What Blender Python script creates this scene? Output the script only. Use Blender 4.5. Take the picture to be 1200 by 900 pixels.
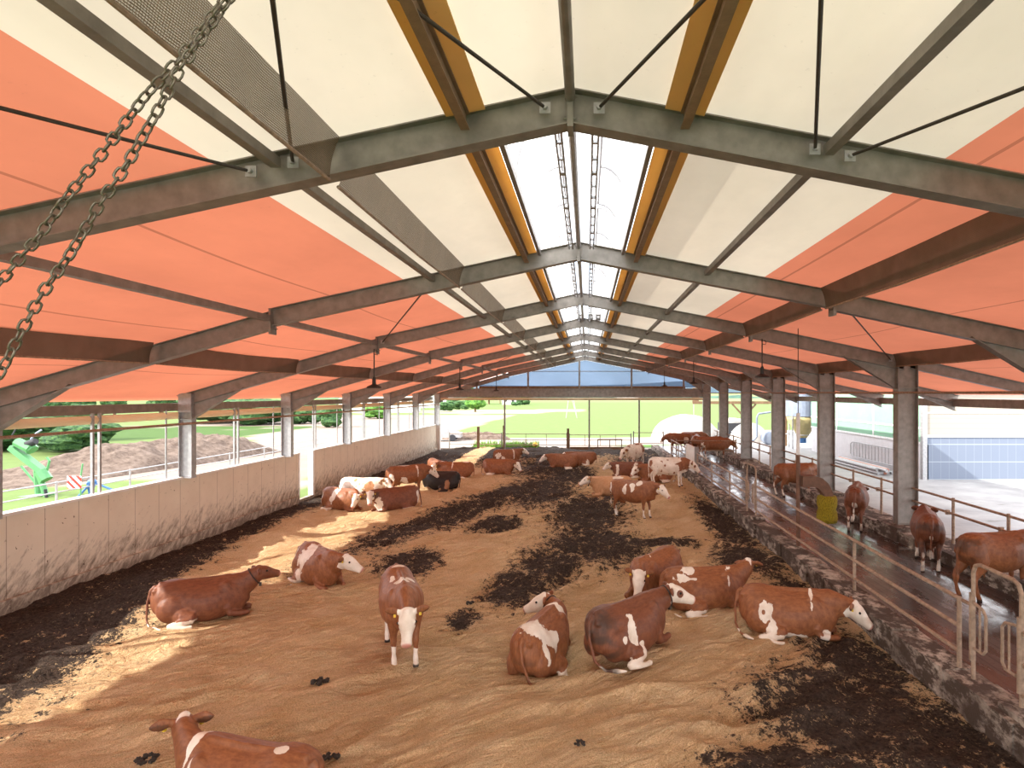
import bpy, bmesh, math, random
import numpy as np
from mathutils import Vector, Matrix, Euler
random.seed(7); PI = math.pi
SC = bpy.context.scene; COL = SC.collection
for o in list(bpy.data.objects): bpy.data.objects.remove(o)

# ---------------------------------------------------------------- camera, sky, sun, exposure
F, CX, CY, CZ = 690.0, 688.0, 461.0, 4.7
cd = bpy.data.cameras.new('camera'); cam = bpy.data.objects.new('camera', cd); COL.objects.link(cam)
cam.location = (0, 0, CZ); cam.rotation_euler = (PI/2, 0, 0)
cd.sensor_width = 36; cd.lens = 36*F/1200
cd.shift_x = -(CX-600)/1200; cd.shift_y = (CY-450)/1200
cd.clip_start = .05; cd.clip_end = 6000
SC.camera = cam
vs = SC.view_settings
vs.view_transform = 'Standard'; vs.look = 'None'; vs.gamma = 1; vs.exposure = 0.95; vs.use_curve_mapping = False
SC.cycles.use_denoising = True
SC.cycles.max_bounces = 9; SC.cycles.diffuse_bounces = 5; SC.cycles.transmission_bounces = 6; SC.cycles.transparent_max_bounces = 8
SC.cycles.sample_clamp_indirect = 6
W = bpy.data.worlds.new('world'); SC.world = W; W.use_nodes = True
wn = W.node_tree; wn.nodes.clear()
sky = wn.nodes.new('ShaderNodeTexSky'); sky.sky_type = 'NISHITA'; sky.sun_disc = False
sky.sun_elevation = math.radians(36); sky.sun_rotation = math.radians(250); sky.dust_density = 2.5
tc = wn.nodes.new('ShaderNodeTexCoord'); ns = wn.nodes.new('ShaderNodeTexNoise'); ns.inputs['Scale'].default_value = 2.2; ns.inputs['Detail'].default_value = 6
rp = wn.nodes.new('ShaderNodeValToRGB'); rp.color_ramp.elements[0].position = .30; rp.color_ramp.elements[1].position = .52
mx = wn.nodes.new('ShaderNodeMixRGB'); mx.inputs[2].default_value = (8.0, 8.0, 8.2, 1)
bg = wn.nodes.new('ShaderNodeBackground'); bg.inputs[1].default_value = .32
wo = wn.nodes.new('ShaderNodeOutputWorld')
wn.links.new(tc.outputs['Generated'], ns.inputs['Vector']); wn.links.new(ns.outputs[0], rp.inputs[0]); wn.links.new(rp.outputs[0], mx.inputs[0])
wn.links.new(sky.outputs[0], mx.inputs[1]); wn.links.new(mx.outputs[0], bg.inputs[0]); wn.links.new(bg.outputs[0], wo.inputs[0])
sl = bpy.data.lights.new('sun', 'SUN'); sl.energy = 5.2; sl.angle = math.radians(.8); sl.color = (1, .94, .84)
sun = bpy.data.objects.new('sun', sl); COL.objects.link(sun)
AZ = math.radians(25); TL = .76                       # lateral tangent of the sun's height
sdir = Vector((math.cos(AZ), math.sin(AZ), -TL*math.cos(AZ)))   # direction light travels
sun.rotation_euler = sdir.to_track_quat('-Z', 'Y').to_euler(); sun.location = (-30, -10, 30)

def at(px, py, z=0.0):
    Y = (CZ-z)*F/(py-CY); return Vector(((px-CX)*Y/F, Y, z))
def atY(px, py, Y): return Vector(((px-CX)*Y/F, Y, CZ+(CY-py)*Y/F))

# ---------------------------------------------------------------- numpy noise
_rs = np.random.RandomState(3); _T = _rs.rand(256, 256)
def vnoise(x, y, s=0):
    x = np.asarray(x, float)+s*17.31; y = np.asarray(y, float)+s*9.77
    xi = np.floor(x).astype(int); yi = np.floor(y).astype(int); fx = x-xi; fy = y-yi
    fx = fx*fx*(3-2*fx); fy = fy*fy*(3-2*fy)
    g = lambda a, b: _T[a % 256, b % 256]
    return (g(xi, yi)*(1-fx)+g(xi+1, yi)*fx)*(1-fy)+(g(xi, yi+1)*(1-fx)+g(xi+1, yi+1)*fx)*fy
def fbm(x, y, o=4, s=0):
    v = 0; a = .5; t = 0
    for i in range(o):
        v = v+a*vnoise(np.asarray(x)*2**i, np.asarray(y)*2**i, s+i); t += a; a *= .5
    return v/t

# ---------------------------------------------------------------- mesh builder
class MB:
    def __init__(s): s.v = []; s.f = []
    def add(s, vs, fs):
        b = len(s.v); s.v += [tuple(v) for v in vs]; s.f += [tuple(i+b for i in f) for f in fs]; return s
    def box(s, c, d, rz=0, ry=0, rx=0):
        m = Matrix.Translation(c) @ Euler((rx, ry, rz)).to_matrix().to_4x4(); x, y, z = d[0]/2, d[1]/2, d[2]/2
        p = [m @ Vector(q) for q in ((-x,-y,-z),(x,-y,-z),(x,y,-z),(-x,y,-z),(-x,-y,z),(x,-y,z),(x,y,z),(-x,y,z))]
        return s.add(p, [(0,3,2,1),(4,5,6,7),(0,1,5,4),(1,2,6,5),(2,3,7,6),(3,0,4,7)])
    def b2(s, x0, x1, y0, y1, z0, z1): return s.box(((x0+x1)/2, (y0+y1)/2, (z0+z1)/2), (abs(x1-x0), abs(y1-y0), abs(z1-z0)))
    def frame(s, p0, p1, up=(0, 0, 1)):
        a = (Vector(p1)-Vector(p0)).normalized(); u = Vector(up)
        if abs(a.dot(u)) > .98: u = Vector((0, 1, 0)) if abs(a.y) < .9 else Vector((1, 0, 0))
        r = a.cross(u).normalized(); u = r.cross(a).normalized(); return a, r, u
    def prof(s, p0, p1, poly, up=(0, 0, 1)):
        a, r, u = s.frame(p0, p1, up); n = len(poly)
        vs = [Vector(p)+r*q[0]+u*q[1] for p in (p0, p1) for q in poly]
        return s.add(vs, [tuple(range(n)), tuple(range(2*n-1, n-1, -1))]+[(i, n+i, n+(i+1) % n, (i+1) % n) for i in range(n)])
    def bar(s, p0, p1, w, h, up=(0, 0, 1)): return s.prof(p0, p1, [(-w/2,-h/2),(-w/2,h/2),(w/2,h/2),(w/2,-h/2)], up)
    def ibeam(s, p0, p1, w, h, t=.014, tw=.01, up=(0, 0, 1)):
        W_, H = w/2, h/2
        return s.prof(p0, p1, [(-W_,-H),(-W_,-H+t),(-tw,-H+t),(-tw,H-t),(-W_,H-t),(-W_,H),(W_,H),(W_,H-t),(tw,H-t),(tw,-H+t),(W_,-H+t),(W_,-H)], up)
    def tube(s, pts, r, n=8, closed=False):
        pts = [Vector(p) for p in pts]; m = len(pts); rs = r if isinstance(r, (list, tuple)) else [r]*m
        b = len(s.v); u = None
        for i, p in enumerate(pts):
            q0 = pts[(i-1) % m] if (closed or i > 0) else p; q1 = pts[(i+1) % m] if (closed or i < m-1) else p
            a = (q1-q0).normalized()
            if u is None: _, R_, u = s.frame((0, 0, 0), a)
            R_ = a.cross(u).normalized(); u = R_.cross(a).normalized()
            for k in range(n):
                t = 2*PI*k/n; s.v.append(tuple(p+R_*(math.cos(t)*rs[i])+u*(math.sin(t)*rs[i])))
        for i in range(m if closed else m-1):
            j = (i+1) % m
            for k in range(n): s.f.append((b+i*n+k, b+i*n+(k+1) % n, b+j*n+(k+1) % n, b+j*n+k))
        if not closed:
            s.f.append(tuple(b+k for k in range(n-1, -1, -1))); s.f.append(tuple(b+(m-1)*n+k for k in range(n)))
        return s
    def loft(s, pts, rad, up=(0, 0, 1), n=18, sq=1.0):
        pts = [Vector(p) for p in pts]; m = len(pts); b = len(s.v)
        for i, p in enumerate(pts):
            a = (pts[min(i+1, m-1)]-pts[max(i-1, 0)])
            _, R_, U_ = s.frame((0, 0, 0), a, up)
            for k in range(n):
                t = 2*PI*k/n; c, d = math.cos(t), math.sin(t)
                c = math.copysign(abs(c)**sq, c); d = math.copysign(abs(d)**sq, d)
                s.v.append(tuple(p+R_*(c*rad[i][0])+U_*(d*rad[i][1])))
        for i in range(m-1):
            for k in range(n): s.f.append((b+i*n+k, b+i*n+(k+1) % n, b+(i+1)*n+(k+1) % n, b+(i+1)*n+k))
        s.f.append(tuple(b+k for k in range(n-1, -1, -1))); s.f.append(tuple(b+(m-1)*n+k for k in range(n)))
        return s
    def ball(s, c, r, nu=12, nv=8, jit=0, seed=0):
        rn = random.Random(seed); r = (r, r, r) if isinstance(r, (int, float)) else r
        b = len(s.v); c = Vector(c)
        s.v.append(tuple(c+Vector((0, 0, r[2]))))
        for i in range(1, nv):
            t = PI*i/nv
            for k in range(nu):
                q = 2*PI*k/nu; e = 1+jit*(rn.random()*2-1)
                s.v.append(tuple(c+Vector((math.sin(t)*math.cos(q)*r[0]*e, math.sin(t)*math.sin(q)*r[1]*e, math.cos(t)*r[2]*e))))
        s.v.append(tuple(c-Vector((0, 0, r[2])))); L = len(s.v)-1
        for k in range(nu):
            s.f.append((b, b+1+k, b+1+(k+1) % nu)); s.f.append((L, L-nu+(k+1) % nu, L-nu+k))
        for i in range(nv-2):
            for k in range(nu):
                s.f.append((b+1+i*nu+k, b+1+(i+1)*nu+k, b+1+(i+1)*nu+(k+1) % nu, b+1+i*nu+(k+1) % nu))
        return s
    def cyl(s, p0, p1, r0, r1=None, n=16): return s.tube([p0, p1], [r0, r1 if r1 is not None else r0], n)
    def mesh(s, name):
        me = bpy.data.meshes.new(name); me.from_pydata(s.v, [], s.f); me.update()
        bm = bmesh.new(); bm.from_mesh(me); bmesh.ops.recalc_face_normals(bm, faces=bm.faces); bm.to_mesh(me); bm.free(); return me
    def build(s, name, mat, parent=None, smooth=False, label=None):
        me = s.mesh(name); me.materials.append(mat)
        if smooth:
            me.polygons.foreach_set('use_smooth', [True]*len(me.polygons))
        o = bpy.data.objects.new(name, me); COL.objects.link(o)
        if parent: o.parent = parent
        if label: o['label'] = label
        return o
def tag(o, label, cat, group=None, kind=None):
    if label: o['label'] = label
    if cat: o['category'] = cat
    if group: o['group'] = group
    if kind: o['kind'] = kind
    return o
def thing(name, label, cat, loc=(0, 0, 0), rz=0, group=None, sc=1):
    o = bpy.data.objects.new(name, None); COL.objects.link(o); o.empty_display_size = .2
    o.location = loc; o.rotation_euler = (0, 0, rz); o.scale = (sc, sc, sc); return tag(o, label, cat, group)
def struct(name, mb, m, smooth=False): o = mb.build(name, m, None, smooth); o['kind'] = 'structure'; return o
def grid(name, X, Y, Z, mat, smooth=True, parent=None):
    ny, nx = X.shape; me = bpy.data.meshes.new(name)
    i = np.arange((ny-1)*(nx-1)); r = i//(nx-1); c = i % (nx-1); a = r*nx+c
    fc = np.stack([a, a+1, a+nx+1, a+nx], 1)
    me.from_pydata(np.stack([X.ravel(), Y.ravel(), Z.ravel()], 1).tolist(), [], fc.tolist()); me.update()
    if smooth: me.polygons.foreach_set('use_smooth', [True]*len(me.polygons))
    me.materials.append(mat); o = bpy.data.objects.new(name, me); COL.objects.link(o); o.parent = parent; return o
def attr(o, name, arr):
    a = o.data.attributes.new(name, 'FLOAT', 'POINT'); a.data.foreach_set('value', np.asarray(arr, dtype=np.float32).ravel())

# ---------------------------------------------------------------- materials
class N:
    def __init__(s, name):
        s.m = bpy.data.materials.new(name); s.m.use_nodes = True; s.t = s.m.node_tree; s.t.nodes.clear()
        s.o = s.n('ShaderNodeOutputMaterial')
    def n(s, t, **k):
        x = s.t.nodes.new(t)
        for a, b in k.items(): setattr(x, a, b)
        return x
    def put(s, sock, v):
        if hasattr(v, 'is_output') or isinstance(v, bpy.types.NodeSocket): s.t.links.new(v, sock)
        elif isinstance(v, (tuple, list)) and sock.type == 'RGBA': sock.default_value = (*v[:3], 1)
        else: sock.default_value = v
    def coord(s, kind='Object', scale=(1, 1, 1), rot=(0, 0, 0)):
        c = s.n('ShaderNodeTexCoord'); m = s.n('ShaderNodeMapping'); m.inputs['Scale'].default_value = scale; m.inputs['Rotation'].default_value = rot
        s.t.links.new(c.outputs[kind], m.inputs[0]); return m.outputs[0]
    def rs(s, rot, scale):
        a = s.coord(rot=rot); m = s.n('ShaderNodeMapping'); m.inputs['Scale'].default_value = scale; s.t.links.new(a, m.inputs[0]); return m.outputs[0]
    def noise(s, scale=5, detail=4, rough=.55, vec=None, dist=0):
        x = s.n('ShaderNodeTexNoise'); x.inputs['Scale'].default_value = scale; x.inputs['Detail'].default_value = detail
        x.inputs['Roughness'].default_value = rough; x.inputs['Distortion'].default_value = dist
        s.t.links.new(vec if vec else s.coord(), x.inputs['Vector']); return x.outputs[0]
    def ramp(s, v, p0, p1, c0=(0, 0, 0), c1=(1, 1, 1)):
        r = s.n('ShaderNodeValToRGB'); e = r.color_ramp.elements; e[0].position = p0; e[1].position = p1
        e[0].color = (*c0, 1); e[1].color = (*c1, 1); s.put(r.inputs[0], v); return r.outputs[0]
    def math(s, op, a, b=0, clamp=False):
        m = s.n('ShaderNodeMath', operation=op, use_clamp=clamp); s.put(m.inputs[0], a); s.put(m.inputs[1], b); return m.outputs[0]
    def mix(s, f, a, b, mode='MIX'):
        m = s.n('ShaderNodeMixRGB', blend_type=mode); s.put(m.inputs[0], f); s.put(m.inputs[1], a); s.put(m.inputs[2], b); return m.outputs[0]
    def at(s, name): a = s.n('ShaderNodeAttribute'); a.attribute_name = name; return a
    def sep(s, v): x = s.n('ShaderNodeSeparateXYZ'); s.t.links.new(v, x.inputs[0]); return x.outputs
    def bump(s, h, st=.3, d=.02):
        b = s.n('ShaderNodeBump'); b.inputs['Strength'].default_value = st; b.inputs['Distance'].default_value = d; s.put(b.inputs['Height'], h); return b.outputs[0]
    def bsdf(s, col, rough=.6, metal=0, nrm=None, spec=.5, **k):
        p = s.n('ShaderNodeBsdfPrincipled'); s.put(p.inputs['Base Color'], col); s.put(p.inputs['Roughness'], rough)
        s.put(p.inputs['Metallic'], metal); s.put(p.inputs['Specular IOR Level'], spec)
        if nrm: s.t.links.new(nrm, p.inputs['Normal'])
        for a, b in k.items(): s.put(p.inputs[a.replace('_', ' ')], b)
        return p.outputs[0]
    def out(s, sh): s.t.links.new(sh, s.o.inputs[0]); return s.m

def simple(name, c, rough=.6, metal=0, var=.25, scale=6, bump=.1, spec=.4):
    n = N(name); f = n.noise(scale, 5); c2 = tuple(x*(1-var) for x in c)
    f2 = n.noise(scale*9, 3)
    return n.out(n.bsdf(n.mix(n.ramp(f, .3, .7), c2, c), rough, metal, n.bump(f2, bump, .01), spec))
M = {}
M['steel'] = simple('galvanized_steel', (.30, .275, .25), .48, .35, .35, 5, .15)
M['galv'] = simple('bright_galvanized_pipe', (.42, .42, .43), .42, .5, .3, 9, .1)
M['rusty'] = simple('weathered_rail_pipe', (.42, .30, .215), .6, .15, .5, 14, .3)
M['rod'] = simple('dark_steel_rod', (.07, .06, .05), .5, .4, .3, 20)
M['black'] = simple('black_paint', (.02, .02, .02), .5)
M['beambrown'] = simple('warm_brown_steel', (.30, .20, .125), .6, .1, .3, 6, .2)
M['yellow_wood'] = simple('yellowed_ridge_board', (.62, .40, .15), .6, 0, .35, 7, .2)
M['conc'] = simple('grey_concrete', (.40, .385, .36), .85, 0, .3, 3, .3)
M['pale_conc'] = simple('pale_concrete_and_sunlit_cap', (.75, .72, .68), .8, 0, .15, 4, .2)
M['conc2'] = simple('light_grey_precast', (.62, .62, .64), .8, 0, .12, 3, .1)
M['white'] = simple('white_paint', (.8, .8, .8), .5)
M['green_paint'] = simple('green_machine_paint', (.10, .30, .12), .4, 0, .2)
M['blue_paint'] = simple('blue_implement_paint', (.05, .16, .38), .45, 0, .2)
M['rubber'] = simple('rubber', (.03, .03, .035), .8)
M['wood'] = simple('brown_timber', (.22, .13, .07), .75, 0, .4, 5, .3)
M['roofwhite'] = simple('white_render', (.7, .68, .64), .8)
M['rooftile'] = simple('red_brown_tile', (.30, .12, .08), .8)
M['hood'] = simple('brown_rusty_hood', (.17, .085, .05), .6, .1, .4, 8, .2)
M['silo_y'] = simple('yellowed_silo_shell', (.50, .42, .20), .6, 0, .2, 3)
M['hopper'] = simple('blue_grey_sheet', (.24, .28, .36), .45, .3, .2, 3)
M['lime'] = simple('white_lime_heap', (.34, .315, .29), .95, 0, .25, 2, .6)
M['orange_p'] = simple('orange_drain_pipe', (.50, .20, .13), .5)
M['tag_y'] = simple('yellow_plastic_tag', (.75, .52, .05), .5)
M['collar'] = simple('dark_neck_strap', (.05, .035, .03), .8)
M['eye'] = simple('cow_eye', (.008, .006, .005), .15, 0, 0, 5, 0)

def membrane(name, c, trans, seams=(), shift=.65):
    n = N(name); v = n.coord(); x, y, z = n.sep(v)
    f = n.noise(.45, 5, .6, n.coord(scale=(1, .5, 1))); col = n.mix(n.ramp(f, .35, .68), tuple(q*.84 for q in c), c)
    sp = n.ramp(n.noise(16, 3, .7), .66, .74); col = n.mix(n.math('MULTIPLY', sp, .25), col, tuple(q*.55 for q in c))
    for s0 in seams:
        d = n.math('ABSOLUTE', n.math('SUBTRACT', x, s0)); k = n.math('LESS_THAN', d, .022)
        col = n.mix(n.math('MULTIPLY', k, .55), col, tuple(q*.35 for q in c))
    nb = n.bump(n.noise(.8, 3), .25, .15)
    d = n.n('ShaderNodeBsdfDiffuse'); t = n.n('ShaderNodeBsdfTranslucent'); n.put(d.inputs[0], col)
    n.put(t.inputs[0], n.mix(1, col, trans, 'MULTIPLY'))
    n.t.links.new(nb, d.inputs['Normal']); n.t.links.new(nb, t.inputs['Normal'])
    m = n.n('ShaderNodeMixShader'); m.inputs[0].default_value = shift
    n.t.links.new(d.outputs[0], m.inputs[1]); n.t.links.new(t.outputs[0], m.inputs[2]); return n.out(m.outputs[0])
M['mem_w'] = membrane('cream_roof_membrane', (.84, .79, .68), (1, .95, .88), (), .142)
M['mem_y'] = membrane('yellowed_beam_cover', (.88, .66, .32), (1, .92, .8), (), .36)
M['mem_r'] = membrane('red_roof_membrane', (.74, .295, .19), (1, .82, .74), (-5.25, -8.0, -10.4, 3.95, 7.4, 11.5), .145)
M['mem_flap'] = membrane('white_vent_flap', (.93, .93, .93), (1, 1, 1))
M['roll'] = membrane('cream_curtain_roll', (.80, .66, .48), (1, 1, 1), shift=.3)
M['greencloth'] = membrane('green_wind_net', (.30, .52, .38), (1, 1, 1), shift=.2)

def net_mat(nm, op, c0, c1):
    n = N(nm); v = n.coord(); x, y, z = n.sep(v)
    g = n.math('ABSOLUTE', n.math('SINE', n.math('MULTIPLY', n.math('ADD', z, n.math('MULTIPLY', n.noise(1.5, 2), .05)), 190)))
    h = n.math('ABSOLUTE', n.math('SINE', n.math('MULTIPLY', y, 150)))
    hole = n.math('MULTIPLY', n.math('GREATER_THAN', g, .62), n.math('GREATER_THAN', h, .30))
    b = n.bsdf(n.mix(n.noise(3, 4), c0, c1), .8)
    t = n.n('ShaderNodeBsdfTransparent'); m = n.n('ShaderNodeMixShader'); n.put(m.inputs[0], n.math('MULTIPLY', hole, op))
    n.t.links.new(b, m.inputs[1]); n.t.links.new(t.outputs[0], m.inputs[2]); return n.out(m.outputs[0])
M['net'] = net_mat('brown_mesh_net', .38, (.09, .06, .035), (.25, .185, .125)); M['net2'] = net_mat('dark_brown_mesh_net', .12, (.07, .05, .035), (.18, .125, .09))
def gable_mat():
    n = N('clear_blue_gable_film'); b = n.n('ShaderNodeBsdfDiffuse'); n.put(b.inputs[0], (.38, .43, .50))
    tl = n.n('ShaderNodeBsdfTranslucent'); n.put(tl.inputs[0], (.30, .35, .42))
    t = n.n('ShaderNodeBsdfTransparent'); n.put(t.inputs[0], (.42, .50, .60)); m = n.n('ShaderNodeMixShader'); m.inputs[0].default_value = .5
    m2 = n.n('ShaderNodeMixShader'); m2.inputs[0].default_value = .30
    n.t.links.new(b.outputs[0], m.inputs[1]); n.t.links.new(tl.outputs[0], m.inputs[2])
    n.t.links.new(t.outputs[0], m2.inputs[1]); n.t.links.new(m.outputs[0], m2.inputs[2]); return n.out(m2.outputs[0])
M['gable'] = gable_mat()

def bed_mat():
    n = N('sawdust_bedding'); v = n.coord()
    a = n.at('manure').outputs['Fac']; hi = n.noise(4.2, 10, .78, v); hi2 = n.noise(24, 4, .7, v)
    m = n.math('ADD', a, n.math('MULTIPLY', n.math('SUBTRACT', hi, .5), 3.4)); m = n.math('ADD', m, n.math('MULTIPLY', n.math('SUBTRACT', hi2, .5), 1.6))
    mk = n.ramp(m, .42, .58)
    g = n.noise(70, 3, .8, v); g2 = n.noise(1.2, 4, .6, v)
    saw = n.mix(n.ramp(g, .40, .60), (.58, .385, .195), (.95, .705, .435)); saw = n.mix(n.ramp(g2, .3, .7), saw, n.mix(1, saw, (.88, .80, .70), 'MULTIPLY'))
    crumb = n.ramp(n.noise(30, 3, .6, v), .69, .73); crumb = n.math('MULTIPLY', crumb, n.ramp(n.noise(.8, 3, .5, v), .45, .6))
    saw = n.mix(n.math('MULTIPLY', crumb, .7), saw, (.08, .05, .03))
    dark = n.mix(n.ramp(n.noise(16, 6, .75, v), .35, .68), (.020, .014, .011), (.15, .105, .078))
    col = n.mix(mk, saw, dark)
    hb = n.math('ADD', n.math('MULTIPLY', n.noise(45, 4, .7, v), .25), n.math('MULTIPLY', n.math('MULTIPLY', hi2, mk), 1.6))
    hb = n.math('ADD', hb, n.math('MULTIPLY', n.noise(9, 4, .6, v), .7)); hb = n.math('ADD', hb, n.math('MULTIPLY', n.noise(2.2, 6, .62, n.rs((0, 0, -.55), (1, 3.2, 1)), 1.2), 2.6))
    return n.out(n.bsdf(col, .9, 0, n.bump(hb, 1, .13), .2))
M['bed'] = bed_mat()
def wall_mat():
    n = N('stained_precast_concrete'); v = n.coord(); x, y, z = n.sep(v)
    c = n.mix(n.noise(2, 5), (.60, .53, .42), (.74, .67, .55))
    sm = n.math('LESS_THAN', n.math('FRACT', n.math('DIVIDE', n.math('ADD', y, .87), .89)), .022)
    c = n.mix(n.math('MULTIPLY', sm, .6), c, (.2, .16, .12))
    st = n.noise(2.6, 8, .72, n.rs((.75, 0, 0), (1, 2.6, .9)))
    hgt = n.ramp(n.math('DIVIDE', z, 2.1), .0, .85, (1, 1, 1), (0, 0, 0))
    d = n.ramp(n.math('ADD', st, n.math('MULTIPLY', n.math('SUBTRACT', hgt, .75), .42)), .37, .62)
    c = n.mix(n.math('MULTIPLY', d, .8), c, (.10, .07, .05))
    sp = n.ramp(n.noise(11, 2, .5), .70, .735); sp = n.math('MULTIPLY', sp, n.ramp(n.noise(1.1, 2), .42, .55))
    c = n.mix(n.math('MULTIPLY', sp, .85), c, (.08, .05, .035))
    bl = n.ramp(n.noise(2.2, 4, .6), .68, .73); c = n.mix(n.math('MULTIPLY', bl, .6), c, (.16, .10, .06))
    return n.out(n.bsdf(c, .85, 0, n.bump(n.noise(20, 4), .2, .01), .2))
M['wall'] = wall_mat()
def slat_mat():
    n = N('wet_slatted_alley_floor'); v = n.coord(); x, y, z = n.sep(v)
    g = n.math('LESS_THAN', n.math('FRACT', n.math('MULTIPLY', n.math('ADD', x, n.math('MULTIPLY', n.noise(1.2, 3), .03)), 5.2)), .13)
    wet = n.noise(1.3, 6, .65, n.coord(scale=(1.6, .6, 1))); ch = n.noise(14, 4, .7)
    c = n.mix(wet, (.035, .026, .024), (.105, .085, .078)); c = n.mix(n.math('MULTIPLY', g, .8), c, (.008, .006, .006))
    c = n.mix(n.ramp(ch, .62, .7), c, (.03, .02, .016))
    h = n.math('SUBTRACT', n.math('MULTIPLY', ch, .35), g)
    return n.out(n.bsdf(c, n.ramp(wet, .38, .62, (.10, .10, .10), (.42, .42, .42)), 0, n.bump(h, .5, .012), .6))
M['slat'] = slat_mat()
def curb_mat():
    n = N('chipped_dirty_curb'); v = n.coord()
    c = n.mix(n.ramp(n.noise(4, 7, .7, n.coord(scale=(1, .7, 1.4))), .47, .58), (.08, .058, .045), (.50, .43, .36)); c = n.mix(n.ramp(n.noise(1.5, 4), .4, .65), c, (.075, .052, .04))
    return n.out(n.bsdf(c, .85, 0, n.bump(n.noise(7, 8, .7), .9, .05), .25))
M['curb'] = curb_mat()
def yard_mat():
    n = N('pale_concrete_yard'); c = n.mix(n.ramp(n.noise(.5, 6, .65), .35, .65), (.22, .215, .215), (.34, .335, .33))
    c = n.mix(n.ramp(n.noise(.9, 7, .7, n.coord(scale=(.5, 2.5, 1))), .62, .68), c, (.09, .075, .06)); return n.out(n.bsdf(c, .6, 0, n.bump(n.noise(12, 4), .2, .01), .4))
M['yard'] = yard_mat()
def ground_mat():
    n = N('field_and_gravel_ground'); a = n.n('ShaderNodeVertexColor'); a.layer_name = 'col'
    f = n.noise(.8, 8, .7); c = n.mix(n.ramp(f, .25, .75), n.mix(1, a.outputs[0], (.72, .72, .72), 'MULTIPLY'), a.outputs[0]); return n.out(n.bsdf(c, .95, 0, n.bump(n.noise(3, 6, .7), .4, .08), .1))
M['ground'] = ground_mat()
def mound_mat():
    n = N('dug_earth'); c = n.mix(n.ramp(n.noise(2.2, 8, .7), .35, .65), (.10, .070, .055), (.25, .19, .155)); return n.out(n.bsdf(c, .95, 0, n.bump(n.noise(3, 8, .75), 1, .25), .1))
M['mound'] = mound_mat()
def leaf_mat(name, c0, c1, sc):
    n = N(name); f = n.noise(sc, 6, .7); return n.out(n.bsdf(n.mix(n.ramp(f, .4, .62), c0, c1), .8, 0, n.bump(f, 1, .3), .2))
M['leaf'] = leaf_mat('leafy_green', (.015, .05, .02), (.085, .17, .05), 3.2)
M['leaf2'] = leaf_mat('bright_leafy_green', (.03, .09, .02), (.14, .30, .05), 1.4)
M['leaf3'] = leaf_mat('fresh_tall_grass', (.12, .26, .04), (.26, .45, .10), 1.4)
M['forest'] = leaf_mat('distant_forest', (.02, .06, .045), (.05, .12, .07), .12)
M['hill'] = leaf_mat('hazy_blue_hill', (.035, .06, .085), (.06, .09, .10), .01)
def stripe_mat():
    n = N('red_white_hazard_stripes'); x, y, z = n.sep(n.coord())
    f = n.math('GREATER_THAN', n.math('FRACT', n.math('MULTIPLY', n.math('ADD', x, z), 3.3)), .5); return n.out(n.bsdf(n.mix(f, (.75, .03, .02), (.85, .85, .85)), .4))
M['stripe'] = stripe_mat()
def panel_mat():
    n = N('blue_grey_wall_panel'); x, y, z = n.sep(n.coord())
    f = n.math('LESS_THAN', n.math('FRACT', n.math('MULTIPLY', x, 2.2)), .07); c = n.mix(f, (.14, .17, .23), (.18, .215, .27))
    g = n.math('LESS_THAN', n.math('FRACT', n.math('MULTIPLY', z, 1.05)), .05); return n.out(n.bsdf(n.mix(g, c, (.26, .30, .35)), .5))
M['panel'] = panel_mat()
def poly_mat():
    n = N('cream_multiwall_sheet'); x, y, z = n.sep(n.coord())
    g = n.math('LESS_THAN', n.math('FRACT', n.math('MULTIPLY', z, 3.6)), .12); c = n.mix(n.math('MULTIPLY', g, .4), (.34, .30, .245), (.25, .215, .17))
    b = n.ramp(n.noise(.35, 1, .3), .60, .66); return n.out(n.bsdf(n.mix(b, c, (.43, .41, .37)), .5))
M['poly'] = poly_mat()
def brush_mat():
    n = N('yellow_green_bristles'); f = n.noise(30, 4, .7, n.coord(scale=(3, 3, .6))); return n.out(n.bsdf(n.mix(n.ramp(f, .35, .65), (.10, .08, .008), (.48, .36, .025)), .8, 0, n.bump(f, 1, .04), .2))
M['brush'] = brush_mat()
def hay_mat():
    n = N('fodder'); f = n.noise(18, 6, .8); return n.out(n.bsdf(n.mix(n.ramp(f, .35, .65), (.06, .05, .03), (.26, .21, .13)), .95, 0, n.bump(f, 1, .06), .1))
M['hay'] = hay_mat()

def coat_mat(name, c0, c1, w0=(.60, .50, .40), w1=(.80, .73, .64)):
    n = N(name); v = n.coord(); oi = n.n('ShaderNodeObjectInfo'); ns = n.n('ShaderNodeTexNoise', noise_dimensions='4D')
    n.t.links.new(v, ns.inputs['Vector']); n.t.links.new(n.math('MULTIPLY', oi.outputs['Random'], 50), ns.inputs['W']); ns.inputs['Scale'].default_value = 4.2; ns.inputs['Detail'].default_value = 5; ns.inputs['Roughness'].default_value = .55
    a = n.at('white').outputs['Fac']; m = n.math('ADD', a, n.math('MULTIPLY', n.math('SUBTRACT', ns.outputs[0], .5), 2.3)); mk = n.ramp(m, .49, .53)
    fur = n.noise(9, 5, .65, n.coord(scale=(1, 3, 1))); br = n.mix(n.ramp(fur, .3, .7), c0, c1); wh = n.mix(n.ramp(n.noise(3, 5, .6), .35, .65), w0, w1)
    c = n.mix(mk, br, wh); c = n.mix(n.at('pink').outputs['Fac'], c, (.50, .22, .17)); c = n.mix(n.at('dark').outputs['Fac'], c, (.035, .022, .016))
    return n.out(n.bsdf(c, .52, 0, n.bump(n.noise(6, 5, .6), .25, .03), .35))
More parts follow.
